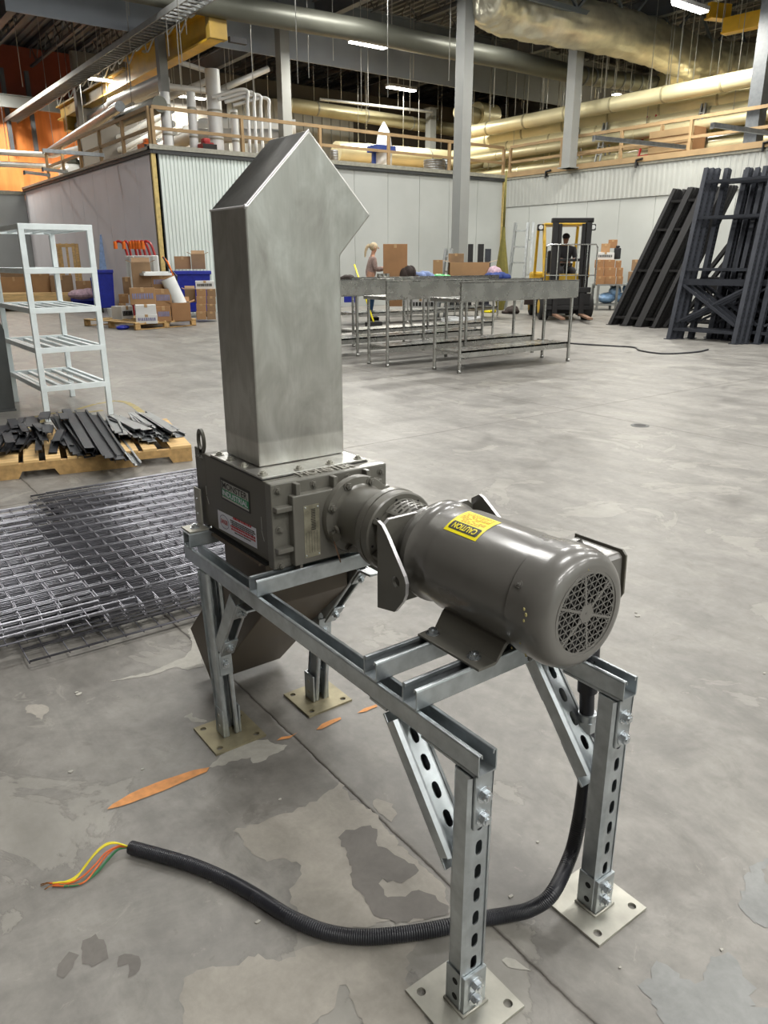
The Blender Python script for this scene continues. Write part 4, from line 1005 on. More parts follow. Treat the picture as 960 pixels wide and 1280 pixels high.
# pale cladding of the inner building behind the back railing
b = MB()
for j in range(26): b.box(-27.0, -26.97 + .03 * (j % 2), 13.4 + j * .22, 13.4 + j * .22 + .2, HW, 7.3)
struct(b.build('wall_cladding', M['panel_c'])); b = MB(); b.box(-27.6, -27.3, 8, 34, HW, 8.0); struct(b.build('wall_cladding', M['shell_dark']))
for (y, z, r, m, lab) in ((20.6, 4.35, .16, 'cream_dull', 'lowest cream pipe lying on the right room platform'), (21.4, 4.5, .24, 'cream_pipe', 'fat cream duct low on the right room platform'), (22.3, 4.95, .22, 'cream_dull', 'cream pipe in the second row over the right room'), (23.2, 5.35, .3, 'cream_pipe', 'cream duct in the back row over the right room'), (24.2, 5.9, .22, 'cream_dull', 'farthest cream pipe over the right room')):
    pipe('jacketed_pipe', lab, 'pipe', [V(-24, y, z), V(-5, y, z)], r, M[m], 9, bm_='cream_pipe')
for (x, y, z, r, lab) in ((-21.5, 9.6, 4.6, .2, 'pale pipe run lying along the left room platform'), (-23.0, 10.6, 5.1, .26, 'second pale pipe run above the left room platform')):
    pipe('jacketed_pipe', lab, 'pipe', [V(-30, y, z), V(x, y, z + .3), V(x + 1.5, y + 2.5, z + .3)], r, M['white_pipe'], 3)
# wrapped post with blue cover
p = atX(480, 207, -18.6); t_ = thing('wrapped_post', 'white-wrapped pointed post with a blue cover behind the back railing', 'post', (p.x, p.y, HW))
q = atX(478, 152, -18.6); b = MB(); b.lathe([(0, .24), (.55, .26), (.85, .22), (q.z - HW - .25, .17), (q.z - HW, .02)], (0, 0, 0), (0, 0, 1), 12); b.build('wrapping', M['wrap'], t_)
b = MB(); b.box(-.26, .27, -.46, .26, .48, .66); b.box(-.10, .0, -.40, -.30, 0, .5); b.box(.05, .15, -.16, -.06, 0, .5); b.build('blue_cover', M['navy'], t_)
# red brick-coloured fan box and orange machine behind railings
for (x, y, w_, h_, m, lab, X) in ((257, 178, 13, 16, 'red', 'orange-red machine part between the upright tubes', -19), (182, 150, 20, 16, 'orange', 'orange barrel at the end of the left railing', -20), (545, 176, 2, 2, 'red', '', 0)):
    if not lab: continue
    p = atX(x, y, X); k = (p - CAM).dot(_fw) / F_PX; t_ = thing('machine_box', lab, 'machine', (p.x, p.y, HW)); b = MB(); b.cbox(0, 0, h_ * k / 2, .5, w_ * k, h_ * k); b.box(-.1, .1, -.1, .1, h_ * k, h_ * k + .12); b.build('body', M[m], t_, bevel=.03)
    b = MB(); b.box(.25, .27, -.2, .2, .1, .3); b.build('panel', M['dark_iron'], t_)
# trestle ladders, crate and boxes on the right room
def stepladder(x, yb, yt, X, m, lab, wpx):
    p = atY(x, yb, X); q = atY(x, yt, X); k = (p - CAM).dot(_fw) / F_PX; H_ = q.z - HW; t_ = thing('step_ladder', lab, 'ladder', (p.x, p.y, HW))
    w_ = wpx * k
    for s in (-1, 1):
        b = MB(); b.bar((s * w_ / 2, -.3, 0), (s * w_ * .3, 0, H_), .05, .05); b.build('side_rail', M[m], t_); b = MB(); b.bar((s * w_ / 2, .35, 0), (s * w_ * .3, 0, H_), .04, .04); b.build('rear_rail', M[m], t_)
    for i in range(1, 6):
        f = i / 6; b = MB(); b.bar((-w_ / 2 * (1 - .4 * f), -.3 * (1 - f), H_ * f), (w_ / 2 * (1 - .4 * f), -.3 * (1 - f), H_ * f), .08, .03); b.build('step', M[m], t_)
stepladder(813, 183, 127, 20.5, 'red', 'red step ladder on the right room platform', 18)
for (x, yt, lab) in ((719, 160, 'small grey stand left of the grey step stand on the platform'), (754, 154, 'small grey stand on the platform, middle of the three'), (876, 130, 'grey stand on the platform nearest the right edge')):
    stepladder(x, 190 if x < 800 else 165, yt, 20.3, 'tray', lab, 8)
p = atY(845, 182, 19.9); t_ = thing('timber_crate', 'brown timber crate behind the right room railing', 'crate', (p.x, p.y, HW))
for i in range(4):
    b = MB(); b.box(-.7, .7, -.3, -.27, .02 + i * .2, .19 + i * .2); b.build('slat', M['rail_wood'], t_)
b = MB(); b.box(-.7, .7, -.27, .3, 0, .8); b.build('body', M['card3'], t_)
for (x, y, w_, h_, lab) in ((830, 152, 60, 12, 'glowing cream plastic-covered duct section over the crate'), (858, 136, 38, 14, 'pale cream box duct right of the red ladder')):
    p = atY(x, y, 21.5); k = (p - CAM).dot(_fw) / F_PX; t_ = thing('duct_section', lab, 'duct', (p.x, p.y, p.z - h_ * k / 2)); b = MB(); b.cbox(0, 0, h_ * k / 2, w_ * k, .8, h_ * k); b.build('body', M['cream_pipe'], t_, bevel=.03)
    b = MB(); b.box(-.02, .02, -.42, .42, -.02, h_ * k + .02); b.build('joint_flange', M['cream_dull'], t_)
# long grey profiles sticking out over the wall edges
for i, (x0, y0, x1, y1, lab) in enumerate(((742, 172, 856, 184, 'long pale bar jutting out over the right wall, mid span'), (890, 156, 985, 170, 'grey bar jutting out over the right wall at the picture edge'), (53, 188, 130, 194, 'longest pale bar jutting over the left wall top'), (30, 215, 62, 219, 'pale bar lowest left on the left wall top'), (53, 211, 84, 215, 'pale bar between two others on the left wall top'))):
    a = atZ(x0, y0, 4.06); c = atZ(x1, y1, 4.06); t_ = thing('metal_bar', lab, 'bar', tuple(a)); b = MB(); b.bar(a, c, .08, .09); b.build('profile', M['galv'], t_, world=True); b = MB(); b.bar(a - V(0, 0, .03), a + (c - a).normalized() * .02 - V(0, 0, .03), .09, .1); b.build('end_cap', M['tray'], t_, world=True)
for (x, y) in ((682, 217), (795, 203), (954, 182)):
    p = atY(x, y, YC - .12); t_ = thing('pipe_bracket', {682: 'small black elbow bracket high on the right wall, nearest the corner', 795: 'small black elbow bracket high on the right wall above the forklift side', 954: 'small black elbow bracket at the right picture edge'}[x], 'bracket', tuple(p)); b = MB(); b.tube([V(0, 0, -.14), V(0, 0, .06), V(.22, -.02, .08)], .03, 8); b.build('elbow', M['dark_iron'], t_); b = MB(); b.box(-.05, .05, .05, .12, -.08, .08); b.build('plate', M['dark_iron'], t_)

# cable tray: two side rails and rungs
TZ, TY0, TY1 = 6.6, 6.95, 7.42
t_ = thing('cable_tray', 'galvanised ladder cable tray running diagonally across the top left', 'tray', (-12.5, TY0, TZ))
for i, y in enumerate((TY0, TY1)): b = MB(); b.bar((-37, y, TZ), (-9, y, TZ), .03, .13); b.build('side_rail', M['tray'], t_, world=True)
rg = MB(); rg.box(-.0, .05, TY0, TY1, -.02, .02); first = None; x = -36.8; k = 0
while x < -9.2 and k < 110:
    if first is None: first = rg.build('rung', M['tray'], t_); first.matrix_parent_inverse = Matrix.Translation(-Vector((-12.5, TY0, TZ))); o = first
    else: o = first.copy(); C.objects.link(o)
    o.location = (x, 0, TZ - .03); x += .25; k += 1
b = MB(); rnd = random.Random(1)
for j in range(5): b.tube([V(-37 + 2 * i, TY0 + .08 + j * .08 + rnd.uniform(-.02, .02), TZ + .02 + rnd.uniform(0, .03)) for i in range(15)], .022, 6)
cb_ = b.build('cable_bundle', M['dark_iron'], t_, world=True); cb_['kind'] = 'stuff'
# yellow bridge crane beam
cr = thing('crane_beam', 'yellow overhead crane girder with looping festoon cables', 'crane', (-19, 8.6, 6.3))
def seg_beam(x0, x1, y0, y1, z, h, m, nm):
    b = MB(); b.bar((x0, y0, z), (x1, y1, z), .05, h); b.bar((x0, y0, z + h / 2), (x1, y1, z + h / 2), .34, .05); b.bar((x0, y0, z - h / 2), (x1, y1, z - h / 2), .34, .05); b.build(nm, M[m], cr, world=True)
cA, cB, cC = atZ(272, 33, 6.6), atZ(150, 92, 6.6), atZ(88, 136, 6.6); yy = (cA.y + cB.y + cC.y) / 3 + .05
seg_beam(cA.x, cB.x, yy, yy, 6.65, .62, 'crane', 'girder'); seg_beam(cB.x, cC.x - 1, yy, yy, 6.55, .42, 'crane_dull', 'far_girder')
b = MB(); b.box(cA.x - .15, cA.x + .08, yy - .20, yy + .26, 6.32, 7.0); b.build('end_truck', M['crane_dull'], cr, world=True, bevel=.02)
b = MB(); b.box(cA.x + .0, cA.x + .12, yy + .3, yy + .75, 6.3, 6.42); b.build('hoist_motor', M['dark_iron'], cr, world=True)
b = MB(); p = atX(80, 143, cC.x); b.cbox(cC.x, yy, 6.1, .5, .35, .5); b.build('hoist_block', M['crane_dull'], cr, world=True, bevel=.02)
b = MB(); x = cA.x - .3
while x > cC.x: b.tube(catmull([V(x, yy - .22, 7.0), V(x - .35, yy - .3, 6.78 + .1 * math.sin(x * 5)), V(x - .7, yy - .22, 7.0)], 5), .022, 6); x -= .75
fb = b.build('festoon_cable', M['wrap'], cr, world=True); fb['kind'] = 'stuff'
b = MB(); b.bar((cA.x - .2, yy - .22, 7.03), (cC.x, yy - .22, 7.03), .03, .03); b.build('festoon_track', M['dark_iron'], cr, world=True)
for (pts_, lab) in (((atZ(905, 32, 7.3), atZ(985, 14, 7.3)), 'yellow crane girder piece at the top right corner'), ((atZ(886, 12, 7.8), atZ(912, 15, 7.8)), 'short yellow crane part beside the top right lamp')):
    q = thing('crane_beam', lab, 'crane', tuple(pts_[0])); b = MB(); b.bar(pts_[0], pts_[1], .14, .34); b.build('girder', M['crane'], q, world=True); b = MB(); b.bar(pts_[0] - V(0, 0, .2), pts_[1] - V(0, 0, .2), .3, .04); b.build('flange', M['crane'], q, world=True)
# orange sheeting and red cladding at the far left
q = thing('orange_tarpaulin', 'bright orange sheeting hanging at the far left above the rooms', 'tarpaulin', (-33.6, 5, HW))
b = MB(); ny, nz = 90, 24; rnd = random.Random(7); ph = [rnd.uniform(0, 6) for _ in range(6)]
vs = [V(-33.6 + .10 * math.sin(j * .55 + ph[0] + .6 * math.sin(i * .3)) + .06 * math.sin(j * 1.3 + ph[1]), -6 + 17.5 * j / ny, HW - .3 + 3.55 * i / nz) for i in range(nz + 1) for j in range(ny + 1)]
b.add(vs, [(i * (ny + 1) + j, i * (ny + 1) + j + 1, (i + 1) * (ny + 1) + j + 1, (i + 1) * (ny + 1) + j) for i in range(nz) for j in range(ny)], True); b.build('sheet', M['orange_tarp'], q, world=True)
b = MB(); b.bar((-33.5, -6, 7.2), (-33.5, 11.5, 7.2), .06, .06); b.build('top_batten', M['dark_iron'], q, world=True)
b = MB(); b.box(-34.6, -34.5, -6, 15, 7.3, 9.5); struct(b.build('wall_cladding', M['red_brick']))
for (y, z0, z1) in ((5.0, 7.3, 8.2), (7.0, 5.5, 8.4), (7.9, 5.5, 8.4)):
    b = MB(); b.box(-33.4, -33.2, y, y + .14, z0, z1); struct(b.build('trim_post', M['beam_dark']))
ibeam('trim_beam', (-32.6, -6, 6.95), (-32.6, 11, 6.95), .2, .42, M['column'])
for (z, lab) in ((5.15, 'long silver duct running below the orange sheeting, upper run'), (4.75, 'pale flat duct under the orange sheeting, lower run')):
    pipe('silver_duct', lab, 'duct', [V(-31.4, 3.2, z), V(-31.2, 8.0, z + .05), V(-27, 9.4, z + .35), V(-24.5, 10.2, z + .9)], .10, M['white_pipe'], 0)
# clutter of ventilation runs behind the left railing
for k, (x0, y0, x1, y1, z) in enumerate(((62, 190, 150, 133, 5.3), (140, 130, 205, 100, 5.9), (150, 150, 200, 130, 5.2), (95, 160, 160, 118, 6.0), (170, 122, 215, 112, 6.2))):
    a = atZ(x0, y0, z); c = atZ(x1, y1, z)
    pipe('silver_duct', ['pale duct sloping up behind the left railing, longest of the cluster', 'grey duct above the left railing corner', 'short duct right behind the left railing posts', 'upper pale duct between crane and left railing', 'short grey duct beside the white column'][k], 'duct', [a, c], .14 + .03 * (k % 3), M[('galv', 'white_pipe', 'duct_green', 'galv', 'white_pipe')[k]], 0)
p = atY(90, 203, 8.0); q = thing('bagged_equipment', 'grey plastic-wrapped lump on the left room behind the railing', 'equipment', (p.x, 8.0, HW)); b = MB(); b.sphere((0, 0, .35), .6, 12, 8, (1.3, .8, .6)); b.build('wrap', M['wrap'], q); b = MB(); b.sphere((.2, 0, .7), .3, 10, 8, (1, .8, .6)); b.build('top_bundle', M['duct_green'], q)

# strip lamps
def lamp(x, y, z, lab, grp=None, rot=0, L_=1.25):
    q = thing('strip_lamp', lab, 'lamp', (x, y, z), rot, grp)
    b = MB(); b.box(-.13, .13, -L_ / 2, L_ / 2, .0, .09); b.build('housing', M['lamp_body'], q)
    b = MB(); b.box(-.11, .11, -L_ / 2 + .03, L_ / 2 - .03, -.035, -.001); b.build('diffuser', M['lamp'], q)
    for s in (-1, 1): b = MB(); b.cyl((0, s * .5, .09), (0, s * .5, CEIL + .02 - z), .006, 6); b.build('suspension_wire', M['rod'], q)
LL = ['lit strip lamp high above the wrapped post', 'lit strip lamp below and right of the duct, over the back railing', 'lit strip lamp over the right room pipes', 'lit strip lamp over the right room beyond the pipes', 'lit strip lamp at the top right among the yellow crane parts', 'lit lamp glaring behind the left railing', 'small far lamp right of the white upright tubes', 'lit lamp beside the cable tray at the left']
for i, (x, y, z) in enumerate(DECK_LAMPS): lamp(x, y, z, (LL + ['added strip lamp brightening the orange sheeting'])[i])
for (x, y) in HALL_LAMPS: lamp(x, y, LAMP_Z, 'suspended strip lamp of the hall ceiling, out of the picture', 'hall strip lamps')
# hanger rods
rnd = random.Random(21); pr_ = None; n = 0
def rod(x, y, z0, z1):
    global pr_
    b = MB(); b.cyl((0, 0, 0), (0, 0, z1 - z0), .011, 5); o = b.build('hanger_rod', M['rod']); o.location = (x, y, z0)
    return tag(o, 'thin vertical steel hanger rod dropping from the roof beams', 'rod', 'hanger rods under the roof')
for i in range(70):
    u = rnd.random(); px = rnd.uniform(5, 955); X = rnd.choice((-15.0, -16.9, -19.2, -22.5, -25)); 
    p = atX(px, 100, X) if px < 640 else atY(px, 100, rnd.choice((20.5, 22.5, 24.5)))
    if not (-40 < p.x < 6 and 5.5 < p.y < 37): continue
    rod(p.x, p.y, rnd.choice((5.2, 5.8, 6.3, 6.8, 7.1)), CEIL + .02)

# ================================================================== things on the floor, left side
# pale aluminium rack
rk = thing('aluminium_rack', 'pale aluminium shelving rack with five slatted levels, empty, at the left', 'rack', (-4.97, .74, 0))
RW, RD, RHt = .58, 1.23, 1.60
for (x, y) in ((0, 0), (0, RW), (-RD, 0), (-RD, RW)):
    b = MB(); b.box(x - .02 if x else -.035, x + .02 if x else 0, y - .001 if y == 0 else y - .046, y + .045 if y == 0 else y, 0, RHt); b.build('leg', M['alu'], rk, bevel=.003)
for k, z in enumerate((.30, .62, .945, 1.26, 1.60)):
    sh = MB(); sh.box(-.036, .001, .0, RW, z - .045, z); sh.box(-RD - .02, -RD + .018, 0, RW, z - .045, z); sh.box(-RD, 0, .002, .035, z - .044, z - .002); sh.box(-RD, 0, RW - .035, RW - .002, z - .044, z - .002)
    so = sh.build('shelf_frame', M['alu'], rk, bevel=.002)
    for j in range(5):
        y = .075 + j * .108; b = MB(); b.box(-RD + .01, -.03, y - .018, y + .018, z - .036, z - .012); b.build('slat', M['alu'], so)
# dark post at the picture edge
q0 = atZ(12, 512, 0)
dp = thing('steel_guard_post', 'dull dark steel guard plate cut off by the left picture edge', 'post', (q0.x, q0.y, 0))
p1 = [atX(x, y, q0.x) for x, y in ((-30, 392), (-2, 400), (4, 412), (18, 508), (-30, 520))]
b = MB(); b.prism([(p.y - q0.y, max(0.0, p.z)) for p in p1[:3]] + [(p1[3].y - q0.y, 0.0), (p1[4].y - q0.y, 0.0)], 'x', -.03, .03); b.build('plate', M['dark_post'], dp)
b = MB(); b.box(-.10, .10, p1[4].y - q0.y, .04, 0, .015); b.build('foot', M['dark_post'], dp)
# pallet with steel strips
pu, pv = V(.2106, .9776, 0), V(-.9776, .2106, 0); PO = V(-2.95, 1.212, 0) - pu * 1.22; PR = math.atan2(pu.y, pu.x)
pal = thing('wooden_pallet', 'pale wooden pallet under the loose steel strips, notched stringers facing front', 'pallet', tuple(PO), PR)
for j, y in enumerate((0, .49, .98)):
    b = MB(); b.prism([(0, .0), (.13, 0), (.155, .045), (.345, .045), (.37, 0), (.85, 0), (.875, .045), (1.065, .045), (1.09, 0), (1.22, 0), (1.22, .095), (0, .095)], 'y', y, y + .04); b.build('stringer', M['wood2'], pal)
for i, (x, wd) in enumerate(((.0, .14), (.17, .09), (.30, .09), (.43, .14), (.60, .09), (.74, .13), (.90, .09), (1.08, .14))):
    b = MB(); b.box(x, x + wd, .0, 1.02, .0955, .112); b.build('deck_board', M['wood'], pal)
def channel_mb(L, wd, h, flat=False):
    b = MB()
    b.box(0, L, -wd / 2, wd / 2, h - .002, h); b.box(0, L, -wd / 2, -wd / 2 + .002, 0, h); b.box(0, L, wd / 2 - .002, wd / 2, 0, h)
    return b
def trough_mb(L, wd, h):
    b = MB(); b.box(0, L, -wd / 2, wd / 2, 0, .002)
    for s in (-1, 1):
        b.box(0, L, s * wd / 2 - .002, s * wd / 2 + .002, 0, h); b.box(0, L, min(s * wd / 2, s * (wd / 2 + .012)), max(s * wd / 2, s * (wd / 2 + .012)), h - .002, h)
    return b
rnd = random.Random(12)
def strip(kind, m, lx, ly, z, L, ang, wd, lab, grp, tilt=0.0, h=.02):
    b = (channel_mb if kind == 'c' else trough_mb)(L, wd, h); o = b.build('steel_strip', M[m]); w_ = PO + pu * lx + pv * ly
    o.location = (w_.x, w_.y, z); o.rotation_euler = (rnd.uniform(-.05, .05), tilt, PR + PI / 2 + ang + PI)     # runs towards the near edge
    return tag(o, lab, 'strip', grp)
DZ = .113
for i in range(46):                                        # short dark strips, left heap
    ly = rnd.uniform(.42, 1.12); lay = i // 9
    strip('c', 'dark_strip', rnd.uniform(-.03, .46), ly, DZ + lay * .021 + rnd.uniform(0, .006), rnd.uniform(.24, .40), rnd.uniform(-.18, .14), rnd.uniform(.04, .066), 'short dark painted steel strip in the heap at the left end of the pallet', 'short dark strips on the pallet', rnd.uniform(-.03, .03))
for i in range(11):                                        # long dark strips, middle, some over the near edge
    strip('t' if i % 3 else 'c', 'dark_strip', .40 + .027 * i + rnd.uniform(-.02, .02), 1.22 - .02 * i, DZ + .03 + (i % 4) * .02, rnd.uniform(1.15, 1.42), rnd.uniform(.02, .10), rnd.uniform(.045, .07), 'long dark steel channel lying across the pallet, end sticking over its front edge', 'long dark channels on the pallet', .035)
for i in range(2): strip('t', 'galv', .70 + .045 * i, 1.30 - .28 * i, DZ + .02, 1.42 - .1 * i, .06, .035, ['bright galvanised channel lying between dark and grey strips, far end shining', 'bright slotted galvanised channel poking out over the pallet front edge'][i], None, .04)
for i in range(9):
    strip('c', 'dark_strip', .66 + .02 * i, rnd.uniform(.75, .95), DZ + .02 + (i // 3) * .016, rnd.uniform(.4, .62), rnd.uniform(.25, .45), .045, 'dull dark strip fanned out beside the galvanised heap', 'fanned dark strips on the pallet')
for i in range(26):                                        # galvanised heap, right
    ly = rnd.uniform(.88, 1.10); lay = i // 7
    strip('c' if i % 2 else 't', 'galv', rnd.uniform(.78, 1.06), ly, DZ + lay * .018 + rnd.uniform(0, .006), rnd.uniform(.62, .86), rnd.uniform(-.08, .28), rnd.uniform(.04, .075), 'galvanised steel strip in the grey heap at the right end of the pallet', 'galvanised strips on the pallet')
# wire decks lying in a low pile
def deck_mesh():
    b = MB(); r = .0027; LX, LY = 1.07, 1.17
    def wr(a, c, r_=r): b.tube([a, c], r_, 5)
    x = 0.0
    while x <= LX + .001:
        wr(V(x, 0, .006), V(x, LY, .006), r * 1.15); wr(V(min(x + .014, LX), 0, .006), V(min(x + .014, LX), LY, .006), r); x += .1065
    y = 0.0
    while y <= LY + .001: wr(V(0, y, 0), V(LX, y, 0), r * .85); y += .065
    return b.build('wire_deck', M['wire_zinc'])
base = deck_mesh(); me_a = base.data; me_b = me_a.copy(); me_b.materials.clear(); me_b.materials.append(M['wire_dark'])
bpy.data.objects.remove(base)
rnd = random.Random(31); DK = []
def deckp(x, y, z, a, me, lab, grp=None):
    o = bpy.data.objects.new('wire_deck', me); C.objects.link(o); o.location = (x, y, z); o.rotation_euler = (rnd.uniform(-.003, .003), rnd.uniform(-.003, .003), a); tag(o, lab, 'wire deck', grp); return o
gx, gy = .1065, .065
deckp(-1.690, -.345, .018, -.012, me_b, 'dull wire deck lowest in the pile, its corner sticking out nearest the viewer')
GL = 'zinc wire grid deck within the low overlapping pile on the floor'
def run(n, X, Y, z0, dx, dy, ms):
    for i in range(n):
        deckp(X + gx * rnd.choice(dx) + rnd.uniform(-.006, .006), Y + gy * rnd.choice(dy) + rnd.uniform(-.004, .004), z0 + .011 * i, rnd.uniform(-.011, -.007), me_a if i >= ms else me_b, GL, 'wire decks in the pile')
run(9, -1.83, -1.17, .032, (0, 0, 0, -1), (0, 1, -1, 2), 3)
run(9, -1.73, -.06, .036, (0, 0, -1), (0, 1, 2, -2, -1), 2)
run(5, -2.32, -1.05, .020, (0, 0), (0, 1, -1), 2)
run(7, -2.40, .02, .022, (0, -1, 1), (0, 1, 2, 3), 1)
deckp(-2.66, .10, .018, -.02, me_b, 'wire deck at the back of the pile, farthest corner reaching towards the pallet')

# ------------------------------------------------------------------ cartons and pallets far left
def dep(p): return (Vector(p) - CAM).dot(_fw) / F_PX
def carton(x0, x1, yt, yb, D, lab, m='card', grp=None, rot=0.0, depth=None, open_=False, name='cardboard_box', mark=None):
    """front face spans x0..x1, yt..yb in the picture at depth D"""
    a = CAM + _ray((x0 + x1) / 2, yb) * (D / F_PX); k = D / F_PX; wd = (x1 - x0) * k * .80; h = (yb - yt) * k * .985; dp_ = depth or wd * .8
    z = max(a.z, 0.0)
    ang = math.atan2(a.y - CAM.y, a.x - CAM.x) - PI / 2 + rot
    t_ = thing(name, lab, 'box', (a.x, a.y, z), ang, grp)
    b = MB(); b.box(-wd * .62, wd * .62, 0, dp_, 0, h); b.build('body', M[m], t_, bevel=.006)
    if open_:
        for (s) in (-1, 1):
            b = MB(); b.bar((s * wd * .62, dp_ / 2, h), (s * wd * .95, dp_ / 2, h + wd * .14), dp_ * .98, .012, up=(0, 0, 1)); b.build('flap', M[m], t_)
        b = MB(); b.bar((0, dp_, h), (0, dp_ + .1, h + wd * .3), wd * 1.2, .012); b.build('flap', M[m], t_)
        b = MB(); b.box(-wd * .58, wd * .58, .04, dp_ - .04, h - .001, h + .002); b.build('dark_inside_sheet', M['dark_cloth'], t_)  # dark sheet over the closed top stands for the shaded inside
    else:
        b = MB(); b.box(-.03, .03, -.003, dp_ + .003, h - .0, h + .003); b.box(-.03, .03, -.004, 0, h * .75, h); b.build('packing_tape', M['tape'], t_)
    if mark:
        b = MB(); rr_ = random.Random(len(lab)); x = -wd * .5
        while x < wd * .45:
            l_ = wd * rr_.uniform(.05, .10); b.box(x, x + l_, -.006, 0, h * .35, h * .68); x += l_ + wd * .035
        b.build('printed_mark', M[mark], t_)
    return t_
# loaded pallet left of the corner
a = V(-13.57, 4.53, 0); cdir = V(-.27, .963, 0); sd = V(-.963, -.27, 0).normalized()
def pallet_thing(loc, rz, L_, W_, lab, h=.13):
    t_ = thing('wooden_pallet', lab, 'pallet', loc, rz)
    for y in (0, W_ / 2 - .03, W_ - .06): b = MB(); [b.box(x, x + .12, y, y + .06, .0, h - .02) for x in (0, L_ / 2 - .06, L_ - .12)]; b.box(0, L_, y, y + .06, h - .045, h - .02); b.box(0, L_, y, y + .06, 0, .02); b.build('stringer', M['wood2'], t_)
    n = 7
    for i in range(n): x = i * (L_ - .1) / (n - 1); b = MB(); b.box(x, x + .10, 0, W_, h - .02, h); b.build('deck_board', M['wood'], t_)
    return t_
pallet_thing((-13.57, 4.53, 0), math.atan2(.963, -.27), 1.52, 1.85, 'wooden pallet loaded with the white and brown cartons, near the room corner', .15)
Dp = 15.5
carton(171, 197, 393.8, 404.8, 15.35, 'white carton lowest on the loaded pallet, dark print', 'card_w', mark='ink_grey', depth=1.3)
carton(170.6, 195.4, 381.6, 393.4, 15.35, 'white carton stacked second on the loaded pallet', 'card_w', depth=1.2)
carton(151, 170, 383, 401, 16.3, 'long side of a white printed carton at the left of the loaded pallet', 'card_w', mark='ink_black', rot=.75, depth=.3)
carton(197, 214.4, 383.8, 402, 15.7, 'brown carton low in the middle of the loaded pallet', 'card3', mark='ink_grey')
carton(216, 239, 379, 401, 15.9, 'tan open carton at the right front of the loaded pallet, pink patch', 'card3', open_=True, depth=.5)
carton(164, 194.7, 360.5, 381, 15.6, 'wide brown carton in the middle layer of the loaded pallet, left', 'card', mark='ink_grey')
carton(194.9, 215, 361.7, 383.5, 15.75, 'brown carton in the middle layer of the loaded pallet, right', 'card', mark='ink_grey')
carton(167, 190, 329, 359.8, 15.8, 'tall open carton on top of the loaded pallet', 'card2', open_=True, depth=.45)
carton(191, 214, 344, 361.5, 15.9, 'flat taped carton on top of the loaded pallet beside the tall open one', 'card', mark='ink_grey')
carton(215, 223.5, 346, 402, 16.4, 'small carton behind the flat taped carton', 'card2')
carton(155, 165, 347, 368.5, 16.6, 'narrow upright carton behind the wide brown carton', 'card2')
carton(149.5, 161, 368, 379, 16.5, 'small carton at the left side of the loaded pallet, upper', 'card')
carton(149, 158, 379.5, 389, 16.5, 'small carton at the left side of the loaded pallet, lower', 'card')
p = atX(226, 368, -13.9); t_ = thing('film_roll', 'shiny plastic film roll leaning out of the open tan carton', 'roll', tuple(p - V(0, 0, .3))); b = MB(); b.cyl((0, 0, 0), (-.1, -.22, .62), .15, 18); b.build('roll', M['wrap'], t_); b = MB(); b.cyl((-.1, -.22, .62), (-.102, -.224, .63), .05, 12); b.build('core', M['card2'], t_)
p = atX(196, 343, -14.3); t_ = thing('white_tray', 'white flat tray lying on the flat taped carton', 'tray', tuple(p - V(0, 0, .02))); b = MB(); b.box(-.2, .2, -.35, .25, 0, .05); b.box(-.15, .15, -.3, .2, .05, .08); b.build('body', M['wrap'], t_)
p = atZ(153, 410, .03); t_ = thing('blue_rag', 'blue rag on the floor left of the loaded pallet', 'rag', (p.x, p.y, 0)); b = MB(); b.sphere((0, 0, .04), .11, 10, 6, (1, 1.2, .45)); b.sphere((.06, .06, .05), .07, 8, 6, (1, 1, .6)); b.build('cloth', M['blue'], t_)
# carton column and blue bins in front of the ribbed wall
for i in range(4): carton(246, 258, 399.5 - 9.5 * (i + 1), 399.5 - 9.5 * i, 17.2, ['lowest', 'second', 'third', 'top'][i] + ' flat carton of the low left stack in front of the ribbed wall', 'card', depth=.4); carton(259, 270, 399.5 - 9.5 * (i + 1), 399.5 - 9.5 * i, 17.3, ['lowest', 'second', 'third', 'top'][i] + ' flat carton of the right stack half hidden by the chute', 'card2', depth=.4)
carton(245, 268, 351.5, 361.5, 17.3, 'white printed carton on top of the stacks beside the chute', 'card_w', mark='ink_black')
carton(232, 245, 362, 378, 17.6, 'torn brown carton between loaded pallet and the carton stacks', 'card2', open_=True, depth=.4)
def bin_(x0, x1, yt, yb, D, lab, grp=None):
    a = CAM + _ray((x0 + x1) / 2, yb) * (D / F_PX); k = D / F_PX; wd = (x1 - x0) * k * .62; h = (yb - yt) * k; ang = math.atan2(a.y - CAM.y, a.x - CAM.x) - PI / 2
    z = 0 if a.z < .4 else a.z; t_ = thing('blue_bin', lab, 'bin', (a.x, a.y, z), ang, grp); b = MB()
    b.add([V(-wd * .66, 0, .12), V(wd * .66, 0, .12), V(wd * .66, wd, .12), V(-wd * .66, wd, .12), V(-wd * .8, -.08, h), V(wd * .8, -.08, h), V(wd * .8, wd + .08, h), V(-wd * .8, wd + .08, h)], [(0, 3, 2, 1), (0, 1, 5, 4), (1, 2, 6, 5), (2, 3, 7, 6), (3, 0, 4, 7), (4, 5, 6, 7)]); b.build('tub', M['blue'], t_, bevel=.02)
    b = MB(); b.box(-wd * .84, wd * .84, -.12, wd + .12, h - .06, h + .02); b.build('rim', M['blue'], t_, bevel=.01)
    for s in (-1, 1): b = MB(); b.cyl((s * wd * .5, .05, .06), (s * wd * .5 + .04, .05, .06), .06, 12); b.build('castor', M['tyre'], t_)
    return t_
bin_(219, 266, 337, 391, 18.8, 'blue plastic bin behind the loaded pallet, cartons lying on it')
carton(219, 239, 321, 336.5, 18.9, 'brown carton lying on the blue bin, left', 'card'); carton(240, 257, 318, 336.5, 18.9, 'open brown carton lying on the blue bin, right', 'card2', open_=True, depth=.5)
